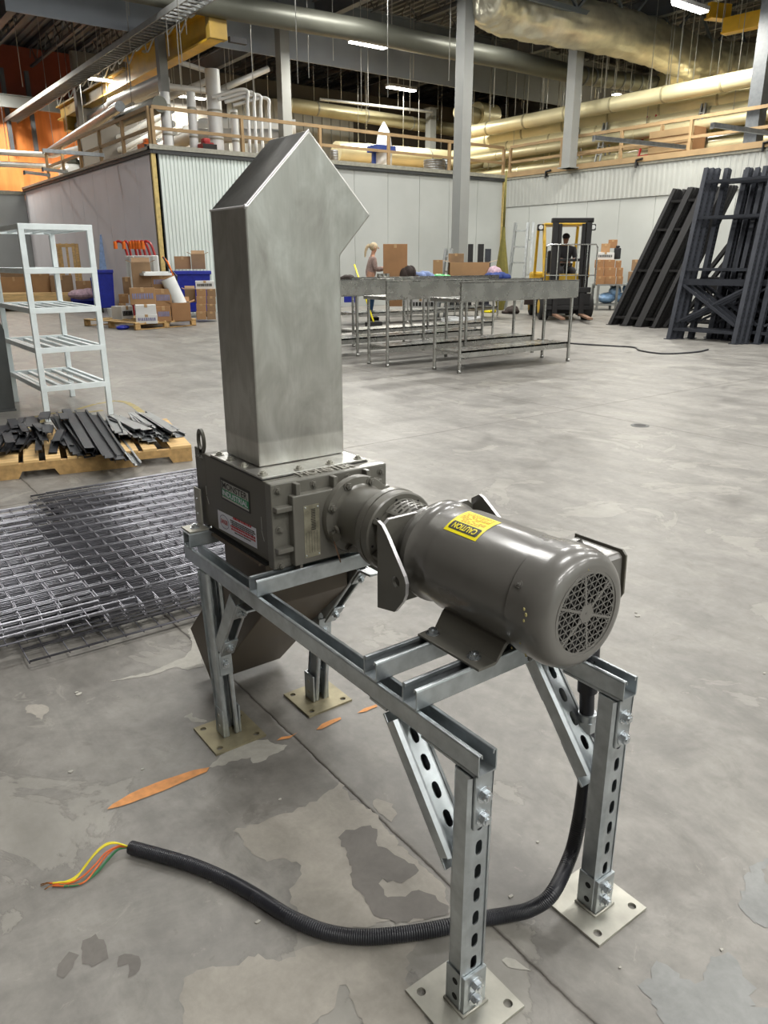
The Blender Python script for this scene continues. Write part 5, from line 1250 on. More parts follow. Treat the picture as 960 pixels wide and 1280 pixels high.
bin_(124, 146, 340, 390, 20.6, 'tall blue plastic bin standing left of the loaded pallet'); bin_(118, 128, 348, 388, 20.9, 'narrow blue bin partly behind the rack leg')
t_ = bin_(91, 120, 366, 380, 21.5, 'low blue tote with a purple cloth over its edge')
p = CAM + _ray(102, 368) * (21.4 / F_PX); t_ = thing('purple_cloth', 'purple and white cloth heaped on the low blue tote', 'cloth', tuple(p - V(0, 0, .12))); b = MB(); b.sphere((0, 0, .12), .32, 12, 8, (1, 1.2, .45)); b.sphere((-.1, .22, .18), .18, 10, 6, (1, 1, .6)); b.build('heap', M['pink_cloth'], t_)
p = CAM + _ray(141, 395) * (18.5 / F_PX); t_ = thing('white_pail', 'white plastic pail on the floor by the blue bin', 'pail', (p.x, p.y, 0)); b = MB(); b.lathe([(0, .09), (.22, .115), (.24, .12)], (0, 0, 0), (0, 0, 1), 18); b.build('body', M['wrap'], t_); b = MB(); b.tube([V(.11, 0, .2), V(.1, .08, .1), V(0, .13, .06), V(-.1, .08, .1), V(-.11, 0, .2)], .006, 6); b.build('handle', M['rod'], t_)
for (x0, x1, yt, yb, lab, m) in ((-6, 45, 347, 366, 'wide tan carton farthest left behind the rack', 'card'), (3, 40, 336, 347, 'flat carton on the farthest left carton', 'card2'), (43, 64, 338, 366, 'upright tan carton seen through the rack, middle', 'card'), (66, 92, 345, 367, 'brown carton seen through the rack right of the upright one', 'card2'), (97, 117, 352, 369, 'tan carton behind the right rack leg', 'card')):
    carton(x0, x1, yt, yb, 22.0, lab, m, depth=.7)
carton(-4, 88, 367, 385, 21.4, 'long pale wooden crate under the cartons behind the rack, red lettering', 'wood', depth=1.0, name='wooden_crate')
a = CAM + _ray(0, 389) * (21.4 / F_PX); pallet_thing((a.x - .3, a.y, 0), math.radians(60), 2.1, 1.0, 'dark low pallet under the long crate', .12)
p = CAM + _ray(92, 385) * (23.5 / F_PX); t_ = thing('timber_cage', 'pale timber cage standing behind the rack', 'frame', (p.x, p.y, 0), math.radians(60)); hh_ = (385 - 311) * 23.5 / F_PX
for (x, y) in ((-.27, -.2), (.27, -.2), (-.27, .2), (.27, .2)): b = MB(); b.box(x - .04, x + .04, y - .04, y + .04, 0, hh_); b.build('post', M['wood'], t_)
for z in (.2, hh_ * .55, hh_ - .1):
    for y in (-.2, .2): b = MB(); b.box(-.3, .3, y - .02, y + .02, z, z + .09); b.build('cross_board', M['wood'], t_)
for x in (-.1, .08): b = MB(); b.box(x - .03, x + .03, -.23, -.2, .2, hh_); b.build('slat', M['wood'], t_)
p = CAM + _ray(132, 340) * (23.0 / F_PX); t_ = thing('plastic_sheet', 'light blue sheet leaning by the left wall', 'sheet', (p.x, p.y, 0), math.radians(70)); b = MB(); b.add([V(-.2, 0, .9), V(.3, 0, .9), V(.42, .15, 2.1), V(-.05, .15, 2.1)], [(0, 1, 2, 3)]); b.build('sheet', M['glass_blue'], t_, solid=.02); b = MB(); b.bar((.22, 0, 0), (.55, .2, 2.35), .05, .05); b.bar((-.25, 0, 0), (.0, .2, 2.1), .04, .04); b.build('prop_bar', M['beam'], t_)
# red curved-arm carts
for i, (x, xt) in enumerate(((162, 151), (166, 160), (173, 168), (178, 172), (184, 176), (190, 180), (196, 185))):
    D = 18.0 - .12 * i; p = CAM + _ray(x, 340) * (D / F_PX); q = CAM + _ray(xt, 303) * (D / F_PX); lab = ['leftmost red curved-arm cart by the corner, orange tip hanging free', 'second red curved-arm cart from the left', 'third red curved-arm cart from the left', 'middle red curved-arm cart of the row', 'fifth red curved-arm cart from the left', 'sixth red curved-arm cart, next to the tan corner trim', 'rightmost red curved-arm cart at the tan corner trim'][i]
    t_ = thing('gas_cart', lab, 'cart', (p.x, p.y, 0), math.radians(58)); H_ = q.z; s_ = 1.25 * -(x - xt) * D / F_PX
    b = MB(); b.tube(catmull([V(0, 0, .1), V(0, 0, H_ * .6), V(0, 0, H_ * .80), V(s_ * .30, 0, H_ * .97), V(s_ * .7, 0, H_ * 1.01), V(s_, 0, H_ - .02)], 6), .028, 8); b.build('curved_arm', M['red'], t_)
    b = MB(); b.cyl((s_, 0, H_ - .15), (s_, 0, H_ + .02), .045, 12); b.build('tip', M['orange'], t_)
    b = MB(); b.box(-.06, .06, -.06, .06, .35, 1.45); b.build('white_body', M['wrap'], t_, bevel=.02); b = MB(); b.box(-.16, .16, -.15, .15, .0, .12); b.build('base', M['red'], t_)
p = CAM + _ray(205, 330) * (17.6 / F_PX); t_ = thing('cable_loop', 'orange and black cable hanging from the tan corner trim', 'cable', (p.x, p.y, 0)); b = MB(); q1 = CAM + _ray(203, 321) * (17.6 / F_PX); q2 = CAM + _ray(217, 345) * (17.6 / F_PX); b.tube([q1, (q1 + q2) / 2 + V(0, 0, .1), q2, V(q2.x, q2.y, .02)], .02, 6); b.build('orange_cable', M['orange'], t_, world=True); b = MB(); b.tube([q1 + V(.05, 0, 0), (q1 + q2) / 2, q2 + V(.05, .05, 0), V(q2.x + .05, q2.y, .02)], .02, 6); b.build('black_cable', M['hose'], t_, world=True)

# ================================================================== steel tables
def table(xf, y0, y1, dep_, lab, h=.885, splash=.185, legs=2, shelf=.26):
    t_ = thing('steel_table', lab, 'table', (xf, y0, 0)); L_ = y1 - y0
    b = MB(); b.box(-dep_, 0, 0, L_, h - .045, h); b.build('table_top', M['steel_top'], t_, bevel=.004)
    b = MB(); b.box(-.012, .02, 0, L_, h - .03, h + splash); b.box(-.03, .02, 0, L_, h + splash - .012, h + splash); b.build('backsplash', M['steel_top'], t_, bevel=.003)
    for i in range(legs):
        y = .05 + (L_ - .1) * i / (legs - 1)
        for x in (-.04, -dep_ + .05):
            b = MB(); b.cyl((x, y, .03), (x, y, h - .04), .021, 14); lg = b.build('leg', M['steel_top'], t_); b = MB(); b.cyl((x, y, 0), (x, y, .035), .026, 10); b.build('foot', M['steel_top'], lg)
    b = MB(); b.box(-dep_ + .06, -.05, .05, L_ - .05, shelf - .02, shelf); b.box(-.056, -.05, .05, L_ - .05, shelf - .08, shelf); b.box(-dep_ + .06, -dep_ + .066, .05, L_ - .05, shelf - .08, shelf); b.build('undershelf', M['steel_top'], t_)
    return t_
table(-4.99, 5.50, 7.60, .56, 'stainless steel table nearest the viewer, backsplash towards us')
table(-6.00, 5.16, 7.98, .50, 'second stainless steel table, just behind the nearest one', legs=3)
table(-7.22, 4.3, 8.10, .58, 'third stainless steel table, its far end seen through the second', legs=4)
table(-8.30, 6.20, 9.40, .55, 'stainless steel table behind the third one, seen between the legs', legs=3)
table(-11.7, 8.6, 12.9, .8, 'long rear table loaded with cartons and cloths', splash=.05, legs=4)
TT = .886
def onT(x, y=350.5): p = atX(x, y, -11.95); return V(p.x, p.y, TT)
def ktop(x): return ((onT(x) - CAM).dot(_fw)) / F_PX
def tcart(x0, x1, yt, lab, m, open_=False, dx=0, yb=350, mark=None):
    D = (onT((x0 + x1) / 2) - CAM).dot(_fw) + dx; carton(x0, x1, yt, yb, D, lab, m, open_=open_, depth=.45, mark=mark)
    o = bpy.data.objects[-1]
def box_on(x0, x1, h_px, m, lab, open_=False, z=TT, X=-11.95, depth=.4, name='cardboard_box'):
    p = atX((x0 + x1) / 2, 350, X); k = (p - CAM).dot(_fw) / F_PX; wd = (x1 - x0) * k; h = h_px * k; t_ = thing(name, lab, 'box', (p.x, p.y, z), math.radians(62))
    t_.rotation_euler.z = math.atan2(p.y - CAM.y, p.x - CAM.x) - PI / 2; MW[t_.name] = Matrix.Translation(t_.location) @ Matrix.Rotation(t_.rotation_euler.z, 4, 'Z')
    b = MB(); b.box(-wd / 2, wd / 2, 0, depth, 0, h); b.build('body', M[m], t_, bevel=.006)
    if open_:
        for s in (-1, 1): b = MB(); b.bar((s * wd / 2, depth / 2, h), (s * wd * .70, depth / 2, h + .05), depth, .01); b.build('flap', M['flap'], t_)
        b = MB(); b.box(-wd * .47, wd * .47, .03, depth - .03, h, h + .004); b.build('opening', M['dark_cloth'], t_)  # sheet painted dark as the shade inside the carton
    else: b = MB(); b.box(-.03, .03, -.003, depth + .003, h * .9, h + .003); b.build('packing_tape', M['tape'], t_)
    return t_
# the worked carton on the nearest rear row and things along it
box_on(562, 611, 21, 'card', 'open brown carton with raised flaps on the tables, left of the dark cloth pile', True, TT, -11.9, .5)
box_on(479, 509, 44, 'card3', 'tall orange-brown carton standing on the rear table beside the woman', False, TT, -12.1, .4)
box_on(560, 579, 31, 'card2', 'pale carton behind the open carton on the rear table', False, TT, -12.35, .2)
box_on(541, 553, 24, 'card', 'small tan carton on the rear table left of the open carton', False, TT, -12.3, .2)
def cloth(x, w_px, h_px, m, lab, X=-11.95, z=TT, seed=1):
    p = atX(x, 350, X); k = (p - CAM).dot(_fw) / F_PX; r = w_px * k / 2; h = h_px * k; rr_ = random.Random(seed); t_ = thing('cloth_pile', lab, 'cloth', (p.x, p.y, z)); b = MB()
    for i in range(7): b.sphere((rr_.uniform(-.12, .12), rr_.uniform(-.7, .7) * r, h * rr_.uniform(.25, .5)), 1, 12, 8, (.16, r * rr_.uniform(.3, .5), h * rr_.uniform(.35, .5)))
    b.build('folds', M[m], t_); b = MB(); b.box(-.12, .12, -r * .85, r * .85, 0, h * .35); b.build('lower_layer', M[m], t_, bevel=.03); return t_
cloth(512, 24, 22, 'dark_cloth', 'brown-black clothes heap on the rear table right of the tall carton'); cloth(530, 22, 13, 'blue_cloth', 'light blue cloth on the rear table', seed=3); cloth(551, 18, 9, 'green_cloth', 'bright green plastic bag on the rear table', X=-11.8, seed=4)
cloth(622, 26, 11, 'navy', 'dark blue cloth right of the open carton', X=-11.3, seed=5); cloth(616, 18, 19, 'pink_cloth', 'pink and white cloth lying over the dark blue cloth', X=-11.5, seed=6); cloth(438, 20, 10, 'dark_cloth', 'dark cloth on the rear table at the chute edge', X=-12.2, seed=7)
for i, x in enumerate((474, 479, 484)):
    p = atX(x, 348, -11.75); t_ = thing('steel_can', ['left small steel can on the tables by the woman', 'middle small steel can on the tables by the woman', 'right small steel can on the tables by the woman'][i], 'can', (p.x, p.y, TT)); b = MB(); b.lathe([(0, .055), (.10, .058), (.16, .05), (.17, .052)], (0, 0, 0), (0, 0, 1), 16); b.build('body', M['steel_top'], t_); b = MB(); b.cyl((0, 0, .17), (0, 0, .175), .045, 16); b.build('lid', M['galv'], t_)
p = onT(497, 349); t_ = thing('steel_tray', 'flat steel tray on the rear table in front of the tall carton', 'tray', (p.x + .15, p.y, TT)); b = MB(); b.box(-.15, .15, -.32, .32, 0, .07); b.build('body', M['steel_top'], t_, bevel=.01); b = MB(); b.box(-.17, .17, -.34, .34, .06, .075); b.build('rim', M['steel_top'], t_)
p = onT(446, 349); t_ = thing('steel_tray', 'flat steel tray on the rear table beside the chute', 'tray', (p.x + .15, p.y, TT)); b = MB(); b.box(-.15, .15, -.38, .3, 0, .06); b.build('body', M['steel_top'], t_, bevel=.01); b = MB(); b.box(-.17, .17, -.4, .32, .05, .065); b.build('rim', M['steel_top'], t_)
# monitors / black panels, sawhorse, ladder behind the tall column
for (x0, x1, yt, lab, m) in ((583, 589, 305, 'left upright black panel right of the tall column', 'dark_iron'), (595, 602, 305, 'second upright black panel right of the tall column', 'dark_iron'), (604, 611, 311, 'dark grey panel beside the black panels', 'dark_steel')):
    p = atX((x0 + x1) / 2, 380, -14.8); p.z = 0; k = (p - CAM).dot(_fw) / F_PX; q = atX(x0, yt, p.x); t_ = thing('upright_board', lab, 'panel', (p.x, p.y, 0), math.radians(-35)); b = MB(); b.box(-.04, .04, -(x1 - x0) * k / 2, (x1 - x0) * k / 2, .1, q.z); b.build('panel', M[m], t_); b = MB(); b.box(-.25, .25, -.12, .12, 0, .1); b.build('foot', M[m], t_)
def ladder(px0, px1, pyt, pyb, D, lab, lean=.35, rungs=5, m='ladder', topsh=3):
    a = CAM + _ray((px0 + px1) / 2, pyb) * (D / F_PX); k = D / F_PX; wd = (px1 - px0) * k; H_ = (pyb - pyt) * k * 1.02; ang = math.atan2(a.y - CAM.y, a.x - CAM.x) - PI / 2; t_ = thing('step_ladder', lab, 'ladder', (a.x, a.y, 0), ang)
    top = V(topsh * k, lean, H_)
    for s in (-1, 1): b = MB(); b.bar((s * wd / 2, 0, 0), (s * wd * .36 + top.x, top.y, top.z), .06, .09); b.build('side_rail', M[m], t_)
    for i in range(1, rungs + 1): f = i / (rungs + .5); b = MB(); b.bar((-wd * (.5 - .14 * f) + top.x * f, lean * f, H_ * f), (wd * (.5 - .14 * f) + top.x * f, lean * f, H_ * f), .09, .04); b.build('step', M[m], t_)
    for s in (-1, 1): b = MB(); b.bar((s * wd / 2, lean * 2.2, 0), (s * wd * .36 + top.x, top.y + .02, top.z), .04, .05); b.build('rear_leg', M[m], t_)
    return t_
ladder(632, 652, 282, 382, 21.5, 'tall aluminium step ladder leaning in the back right corner', topsh=5); ladder(652, 660, 282, 382, 21.7, 'closed aluminium ladder standing beside the tall step ladder', rungs=2, topsh=2)
ladder(547, 556, 298, 378, 18.5, 'narrow folded ladder leaning left of the tall column', topsh=8, rungs=4)
p = CAM + _ray(627, 345) * (21 / F_PX); t_ = thing('olive_strap', 'olive fabric bundle hanging by the corner trim', 'fabric', (p.x, p.y, .0)); b = MB(); b.lathe([(0, .10), (.7, .22), (1.2, .16), (1.9, .06), (2.2, .04)], (0, 0, 0), (0, 0, 1), 10); b.build('bundle', M['olive'], t_); b = MB(); b.cyl((0, 0, 2.2), (0, 0, 3.6), .03, 6); b.build('cord', M['olive'], t_)
# floor clutter beneath the rear tables
for (x0, x1, yt, yb, m, lab, op) in ((505, 546, 373, 388, 'card_w', 'white printed carton on the floor behind the table legs', 0), (560, 585, 372, 387, 'card_w', 'white carton on the floor left of a yellow bag', 0), (486, 503, 368, 383, 'card3', 'brown carton on the floor between the table legs', 0), (430, 444, 366, 378, 'blue', 'blue crate on the floor at the chute edge', 0), (655, 680, 368, 381, 'dark_cloth', 'dark carton on the floor left of the forklift', 0)):
    carton(x0, x1, yt, yb, 18.8, lab, m, mark='ink_black' if m == 'card_w' else None, depth=.5)
cloth(613, 16, 9, 'yellow_label', 'yellow plastic bag on the floor behind the table legs', X=-13.2, z=0, seed=9); cloth(640, 26, 10, 'dark_cloth', 'dark clutter heap on the floor left of the forklift', X=-12.6, z=0, seed=10)
p = atZ(563, 396, .0); t_ = thing('wire_coil', 'loose coil of pale cable on the floor under the tables', 'cable', (p.x + 1.5, p.y - 1, 0)); b = MB(); rr_ = random.Random(6)
for j in range(5): c_ = V(rr_.uniform(-.15, .15), rr_.uniform(-.15, .15), .02 + .02 * j); b.tube([c_ + V(.3 * math.cos(a_ * .5), .45 * math.sin(a_ * .5), .02 * math.sin(a_)) for a_ in range(13)], .012, 5)
b.build('loops', M['white_pipe'], t_)
# floor cable on the right
t_ = thing('floor_cable', 'black cable snaking over the floor right of the steel tables', 'cable', tuple(atZ(690, 428)))
b = MB(); b.tube(catmull([atZ(x, y, .012) for x, y in ((672, 424), (712, 429), (760, 432), (792, 434), (800, 438), (830, 442), (870, 440), (885, 437))], 8), .012, 6); b.build('cable', M['hose'], t_, world=True)
t_ = thing('drain_cover', 'small round dark drain spot in the floor beyond the motor', 'drain', tuple(atZ(800, 532))); b = MB(); b.cyl((0, 0, .0003), (0, 0, .003), .075, 20); b.build('cover', M['dark_post'], t_); b = MB(); b.cyl((0, 0, .003), (0, 0, .0035), .05, 20); b.build('grate', M['dark_iron'], t_)

# ================================================================== people
def skin_body(name, J, E_, m, parent, sub=2, root=0):
    me = bpy.data.meshes.new(name); me.from_pydata([j[0] for j in J], E_, []); o = bpy.data.objects.new(name, me); C.objects.link(o); o.parent = parent; me.materials.append(m)
    md = o.modifiers.new('skin', 'SKIN'); md.use_smooth_shade = True
    for i, j in enumerate(J):
        r = j[1]; v = me.skin_vertices[0].data[i]; v.radius = (r, r) if not isinstance(r, tuple) else r
    me.skin_vertices[0].data[root].use_root = True
    md = o.modifiers.new('sub', 'SUBSURF'); md.levels = sub; md.render_levels = sub; return o
wp = atX(463, 400, -12.9)
wm = thing('person', 'woman with blonde ponytail, pinkish knit top and jeans, working at the rear table', 'person', (wp.x, wp.y, 0), math.radians(62))
# local frame: +x is to the right of the picture (the way she faces), +y away from the viewer
Jw = [((0, 0, .92), .13), ((0, .09, .86), .09), ((.03, .10, .48), .06), ((0, .10, .09), .042), ((.12, .10, .05), .032), ((0, -.09, .86), .09), ((.02, -.10, .48), .06), ((-.03, -.10, .09), .042), ((.10, -.10, .05), .032),
      ((.02, 0, 1.14), .115), ((.05, 0, 1.34), .115), ((.06, 0, 1.43), .05), ((.08, 0, 1.50), .045), ((.115, 0, 1.60), (.088, .075)), ((.10, 0, 1.665), .06),
      ((.06, -.17, 1.36), .058), ((.11, -.20, 1.12), .042), ((.33, -.13, 1.14), .032), ((.40, -.11, 1.16), .026), ((.06, .17, 1.36), .058), ((.12, .19, 1.12), .042), ((.34, .10, 1.17), .032), ((.41, .08, 1.19), .026)]
Ew = [(0, 1), (1, 2), (2, 3), (3, 4), (0, 5), (5, 6), (6, 7), (7, 8), (0, 9), (9, 10), (10, 11), (11, 12), (12, 13), (13, 14), (10, 15), (15, 16), (16, 17), (17, 18), (10, 19), (19, 20), (20, 21), (21, 22)]
def fingers(base, d, up, lat_, m, parent, s=1.0):
    base = Vector(base); d = Vector(d).normalized(); lat_ = Vector(lat_).normalized(); up = Vector(up)
    for i in range(4):
        o_ = base + lat_ * (i - 1.5) * .019 * s; L_ = (.060, .070, .066, .052)[i] * s
        b = MB(); b.tube([o_, o_ + d * L_ * .5 + up * .004, o_ + d * L_ * .9 - up * .012 * s], .0085 * s, 7, rfun=lambda k: (.0095, .0085, .0065)[k] * s); b.build('finger', m, parent)
    b = MB(); o_ = base - lat_ * .03 * s - d * .035 * s; b.tube([o_, o_ + d * .03 * s - lat_ * .02 * s, o_ + d * .055 * s - lat_ * .022 * s], .0095 * s, 7); b.build('thumb', m, parent)
wbody = skin_body('body', Jw, Ew, M['skin'], wm)
fingers((.425, -.105, 1.165), (1, .1, -.1), (0, 0, 1), (0, 1, 0), M['skin'], wbody); fingers((.435, .075, 1.195), (1, -.1, -.1), (0, 0, 1), (0, -1, 0), M['skin'], wbody)
Jt = [((.01, 0, .93), .145), ((.02, 0, 1.14), .135), ((.05, 0, 1.34), .132), ((.06, 0, 1.415), .07), ((.06, -.17, 1.36), .074), ((.11, -.20, 1.12), .058), ((.30, -.14, 1.14), .045), ((.06, .17, 1.36), .074), ((.12, .19, 1.12), .058), ((.31, .11, 1.165), .045)]
skin_body('knit_top', Jt, [(0, 1), (1, 2), (2, 3), (2, 4), (4, 5), (5, 6), (2, 7), (7, 8), (8, 9)], M['blouse'], wm)
Jj = [((0, 0, .95), .145), ((0, .09, .86), .105), ((.03, .10, .48), .075), ((0, .10, .12), .062), ((0, -.09, .86), .105), ((.02, -.10, .48), .075), ((-.03, -.10, .12), .062)]
skin_body('jeans', Jj, [(0, 1), (1, 2), (2, 3), (0, 4), (4, 5), (5, 6)], M['jeans'], wm)
b = MB(); b.sphere((.085, 0, 1.625), .098, 18, 12, (1.0, .92, 1.0)); b.tube(catmull([V(.0, 0, 1.66), V(-.06, 0, 1.62), V(-.10, 0, 1.52), V(-.11, 0, 1.40)], 5), .04, 10, rfun=lambda i: .045 - .0018 * i); b.build('hair', M['hair'], wm)
b = MB(); b.sphere((.205, 0, 1.595), .014, 8, 6, (1.2, .8, 1.2)); b.sphere((.187, -.03, 1.615), .008, 8, 6); b.sphere((.187, .03, 1.615), .008, 8, 6); b.sphere((.19, 0, 1.56), .014, 8, 6, (.5, 1.4, .4)); b.sphere((.105, -.09, 1.60), .02, 8, 6, (.8, .4, 1.2)); b.build('face', M['skin'], wm)
for y in (-.10, .10): b = MB(); b.box(-.06, .19, y - .045, y + .045, 0, .085); b.build('shoe', M['dark_iron'], wm, bevel=.02)
p = CAM + _ray(446, 345) * (16.4 / F_PX); t_ = thing('broom', 'yellow broom leaning on the tables in front of the woman', 'broom', (p.x, p.y, 0)); q1 = CAM + _ray(443, 331) * (16.4 / F_PX); q2 = CAM + _ray(467, 398) * (15.6 / F_PX); q2.z = .12; b = MB(); b.cyl(q1, q2, .018, 8); b.build('handle', M['yellow_label'], t_, world=True); b = MB(); b.cbox(q2.x, q2.y, .06, .12, .35, .12); b.build('brush_head', M['dark_iron'], t_, world=True)

# ================================================================== forklift, local frame: +x towards the forks
fk = thing('forklift', 'yellow forklift with black mast driving towards the viewer, driver aboard', 'forklift', (-10.15, 13.47, 0), math.radians(-38))
def fb(name, *boxes, m='yellow', bevel=.01, parent=fk):
    b = MB()
    for q in boxes: b.box(*q)
    return b.build(name, M[m], parent, bevel=bevel)
fb('chassis', (-1.9, -.25, -.42, .42, .22, .62), m='yellow'); fb('counterweight', (-2.35, -1.75, -.52, .52, .2, 1.05), bevel=.06)
fb('side_panel', (-1.7, -.3, -.52, -.40, .45, .80), (-1.7, -.3, .40, .52, .45, .80)); fb('front_cowl', (-.35, -.15, -.5, .5, .45, 1.02)); fb('seat_deck', (-1.5, -.7, -.38, .38, .62, .92), m='dark_iron')
for (x, y, nm) in ((-.10, -.50, 0), (-.10, .50, 0), (-1.75, -.46, 1), (-1.75, .46, 1)):
    r = .30 if nm == 0 else .24; b = MB(); w_ = .11; b.lathe([(-w_, r * .82), (-w_ * .8, r), (w_ * .8, r), (w_, r * .82)], (x, y, r), (0, 1, 0), 26); ty = b.build('tyre', M['tyre'], fk); b = MB(); b.cyl((x, y - w_ - .01, r), (x, y + w_ + .01, r), r * .5, 18); b.build('wheel_hub', M['yellow'], ty)
for s in (-1, 1):
    b = MB(); b.bar((-.22, s * .50, .95), (-.62, s * .50, 2.10), .07, .08); b.build('guard_pillar', M['yellow'], fk, bevel=.01); b = MB(); b.bar((-1.75, s * .48, 1.0), (-1.55, s * .48, 2.10), .06, .06); b.build('rear_pillar', M['yellow'], fk)
    b = MB(); b.box(.02, .16, s * .37 - .06, s * .37 + .06, .10, 2.17); b.build('mast_rail', M['dark_iron'], fk, bevel=.006); b = MB(); b.box(.05, .13, s * .26 - .035, s * .26 + .035, .12, 2.10); b.build('inner_rail', M['dark_iron'], fk)
    b = MB(); b.box(-.62, -.48, s * .60 - .07, s * .60 + .07, 1.98, 2.12); hl = b.build('work_lamp', M['dark_iron'], fk, bevel=.02); b = MB(); b.cyl((-.48, s * .60, 2.05), (-.465, s * .60, 2.05), .05, 14); b.build('lamp_lens', M['wrap'], hl)
    b = MB(); b.bar((.26, s * .30, .14), (1.22, s * .30, .11), .11, .04); b.build('fork', M['rust'], fk); b = MB(); b.box(.20, .26, s * .30 - .055, s * .30 + .055, .1, .62); b.build('fork_shank', M['dark_iron'], fk)
fb('roof_guard', (-1.6, -.55, -.50, .50, 2.10, 2.15), bevel=.02); fb('mast_crossbar', (.0, .16, -.46, .46, 2.12, 2.22), (.02, .14, -.42, .42, .22, .34), (.02, .12, -.4, .4, 1.30, 1.36), m='dark_iron')
fb('carriage', (.15, .22, -.50, .50, .62, .74), (.15, .22, -.50, .50, .24, .34), (.16, .21, -.50, .50, .35, .6), m='dark_iron'); fb('axle_housing', (-.2, .0, -.42, .42, .14, .42), m='dark_iron')
b = MB(); b.tube([V(.2, -.56, .72), V(.2, -.56, 1.62), V(.2, -.50, 1.66), V(.2, .54, 1.66), V(.2, .58, 1.60), V(.2, .58, .72)], .016, 7)
for y in (-.30, -.08, .14, .36): b.bar((.2, y, .74), (.2, y, 1.66), .02, .02)
b.bar((.2, -.56, 1.0), (.2, .58, 1.0), .02, .02); b.build('load_backrest', M['steel_top'], fk)
b = MB(); b.tube([V(-.62 + .16 * math.cos(a_ * PI / 8), .18 * math.sin(a_ * PI / 8), 1.20 + .06 * math.cos(a_ * PI / 8)) for a_ in range(17)], .014, 6); b.bar((-.5, 0, .95), (-.62, 0, 1.20), .03, .03); b.build('steering_wheel', M['dark_iron'], fk)
fb('seat', (-1.42, -.95, -.24, .24, .92, 1.04), (-1.48, -1.36, -.24, .24, 1.0, 1.55), m='dark_iron', bevel=.03)
# driver
dl = Matrix.Translation((-10.15, 13.47, 0)) @ Matrix.Rotation(math.radians(-38), 4, 'Z')
dpos = dl @ V(-1.15, .12, 1.04)
dr = thing('person', 'forklift driver in dark clothes and cap behind the mast', 'person', tuple(dpos), math.radians(-38))
Jd = [((0, 0, .10), .13), ((.08, .10, .08), .085), ((.45, .14, .06), .065), ((.55, .14, -.32), .045), ((.66, .14, -.36), .035), ((.08, -.10, .08), .085), ((.45, -.14, .06), .065), ((.55, -.14, -.32), .045), ((.66, -.14, -.36), .035),
      ((-.02, 0, .34), .125), ((.0, 0, .55), .12), ((.02, 0, .63), .055), ((.04, 0, .68), .05), ((.06, 0, .79), (.088, .075)), ((.05, 0, .86), .06), ((.02, -.20, .54), .06), ((.14, -.24, .30), .045), ((.36, -.14, .30), .036), ((.42, -.12, .31), .028), ((.02, .20, .54), .06), ((.14, .24, .30), .045), ((.36, .14, .30), .036), ((.42, .12, .31), .028)]
dbody = skin_body('body', Jd, Ew, M['skin2'], dr)
fingers((.44, -.12, .31), (1, .2, -.3), (0, 0, 1), (0, 1, 0), M['skin2'], dbody); fingers((.44, .12, .31), (1, -.2, -.3), (0, 0, 1), (0, -1, 0), M['skin2'], dbody)
Jc = [((0, 0, .12), .145), ((-.02, 0, .34), .145), ((.0, 0, .55), .138), ((.02, 0, .63), .07), ((.02, -.20, .54), .075), ((.14, -.24, .30), .06), ((.33, -.15, .30), .046), ((.02, .20, .54), .075), ((.14, .24, .30), .06), ((.33, .15, .30), .046)]
skin_body('jacket', Jc, [(0, 1), (1, 2), (2, 3), (2, 4), (4, 5), (5, 6), (2, 7), (7, 8), (8, 9)], M['cap'], dr)
Jp = [((0, 0, .10), .14), ((.08, .10, .08), .095), ((.45, .14, .06), .078), ((.55, .14, -.30), .06), ((.08, -.10, .08), .095), ((.45, -.14, .06), .078), ((.55, -.14, -.30), .06)]
skin_body('trousers', Jp, [(0, 1), (1, 2), (2, 3), (0, 4), (4, 5), (5, 6)], M['cap'], dr)
b = MB(); b.sphere((.045, 0, .825), .098, 16, 10, (1, .92, .8)); b.box(.10, .22, -.06, .06, .815, .828); b.build('cap', M['cap'], dr); b = MB(); b.sphere((.15, 0, .77), .013, 8, 6, (1.2, .8, 1.2)); b.sphere((.135, -.03, .79), .008, 8, 6); b.sphere((.135, .03, .79), .008, 8, 6); b.build('face', M['skin2'], dr)

# ------------------------------------------------------------------ shelf with cartons right of the forklift
Ds = 21.0
sa = CAM + _ray(745, 384) * (Ds / F_PX); sb = CAM + _ray(800, 384) * (Ds / F_PX)
st_ = thing('low_shelf_cart', 'low grey shelf cart carrying orange-brown cartons right of the forklift', 'shelf', (sa.x, sa.y, 0)); kz = lambda x, y, D=Ds: (CAM + _ray(x, y) * (D / F_PX)).z
dv = (sb - sa); dv.z = 0; du = dv.normalized(); dn = V(-du.y, du.x, 0); zt = kz(770, 356)
for (z) in (.15, zt): b = MB(); b.bar(sa.xy.to_3d() + V(0, 0, z) + dn * .3, sb.xy.to_3d() + V(0, 0, z) + dn * .3, .6, .04); b.build('shelf', M['tray'], st_, world=True)
for u in (.02, .45, .98):
    for v in (.02, .58): p = sa.lerp(sb, u) + dn * v; b = MB(); b.box(p.x - .025, p.x + .025, p.y - .025, p.y + .025, 0, zt); b.build('leg', M['tray'], st_, world=True)
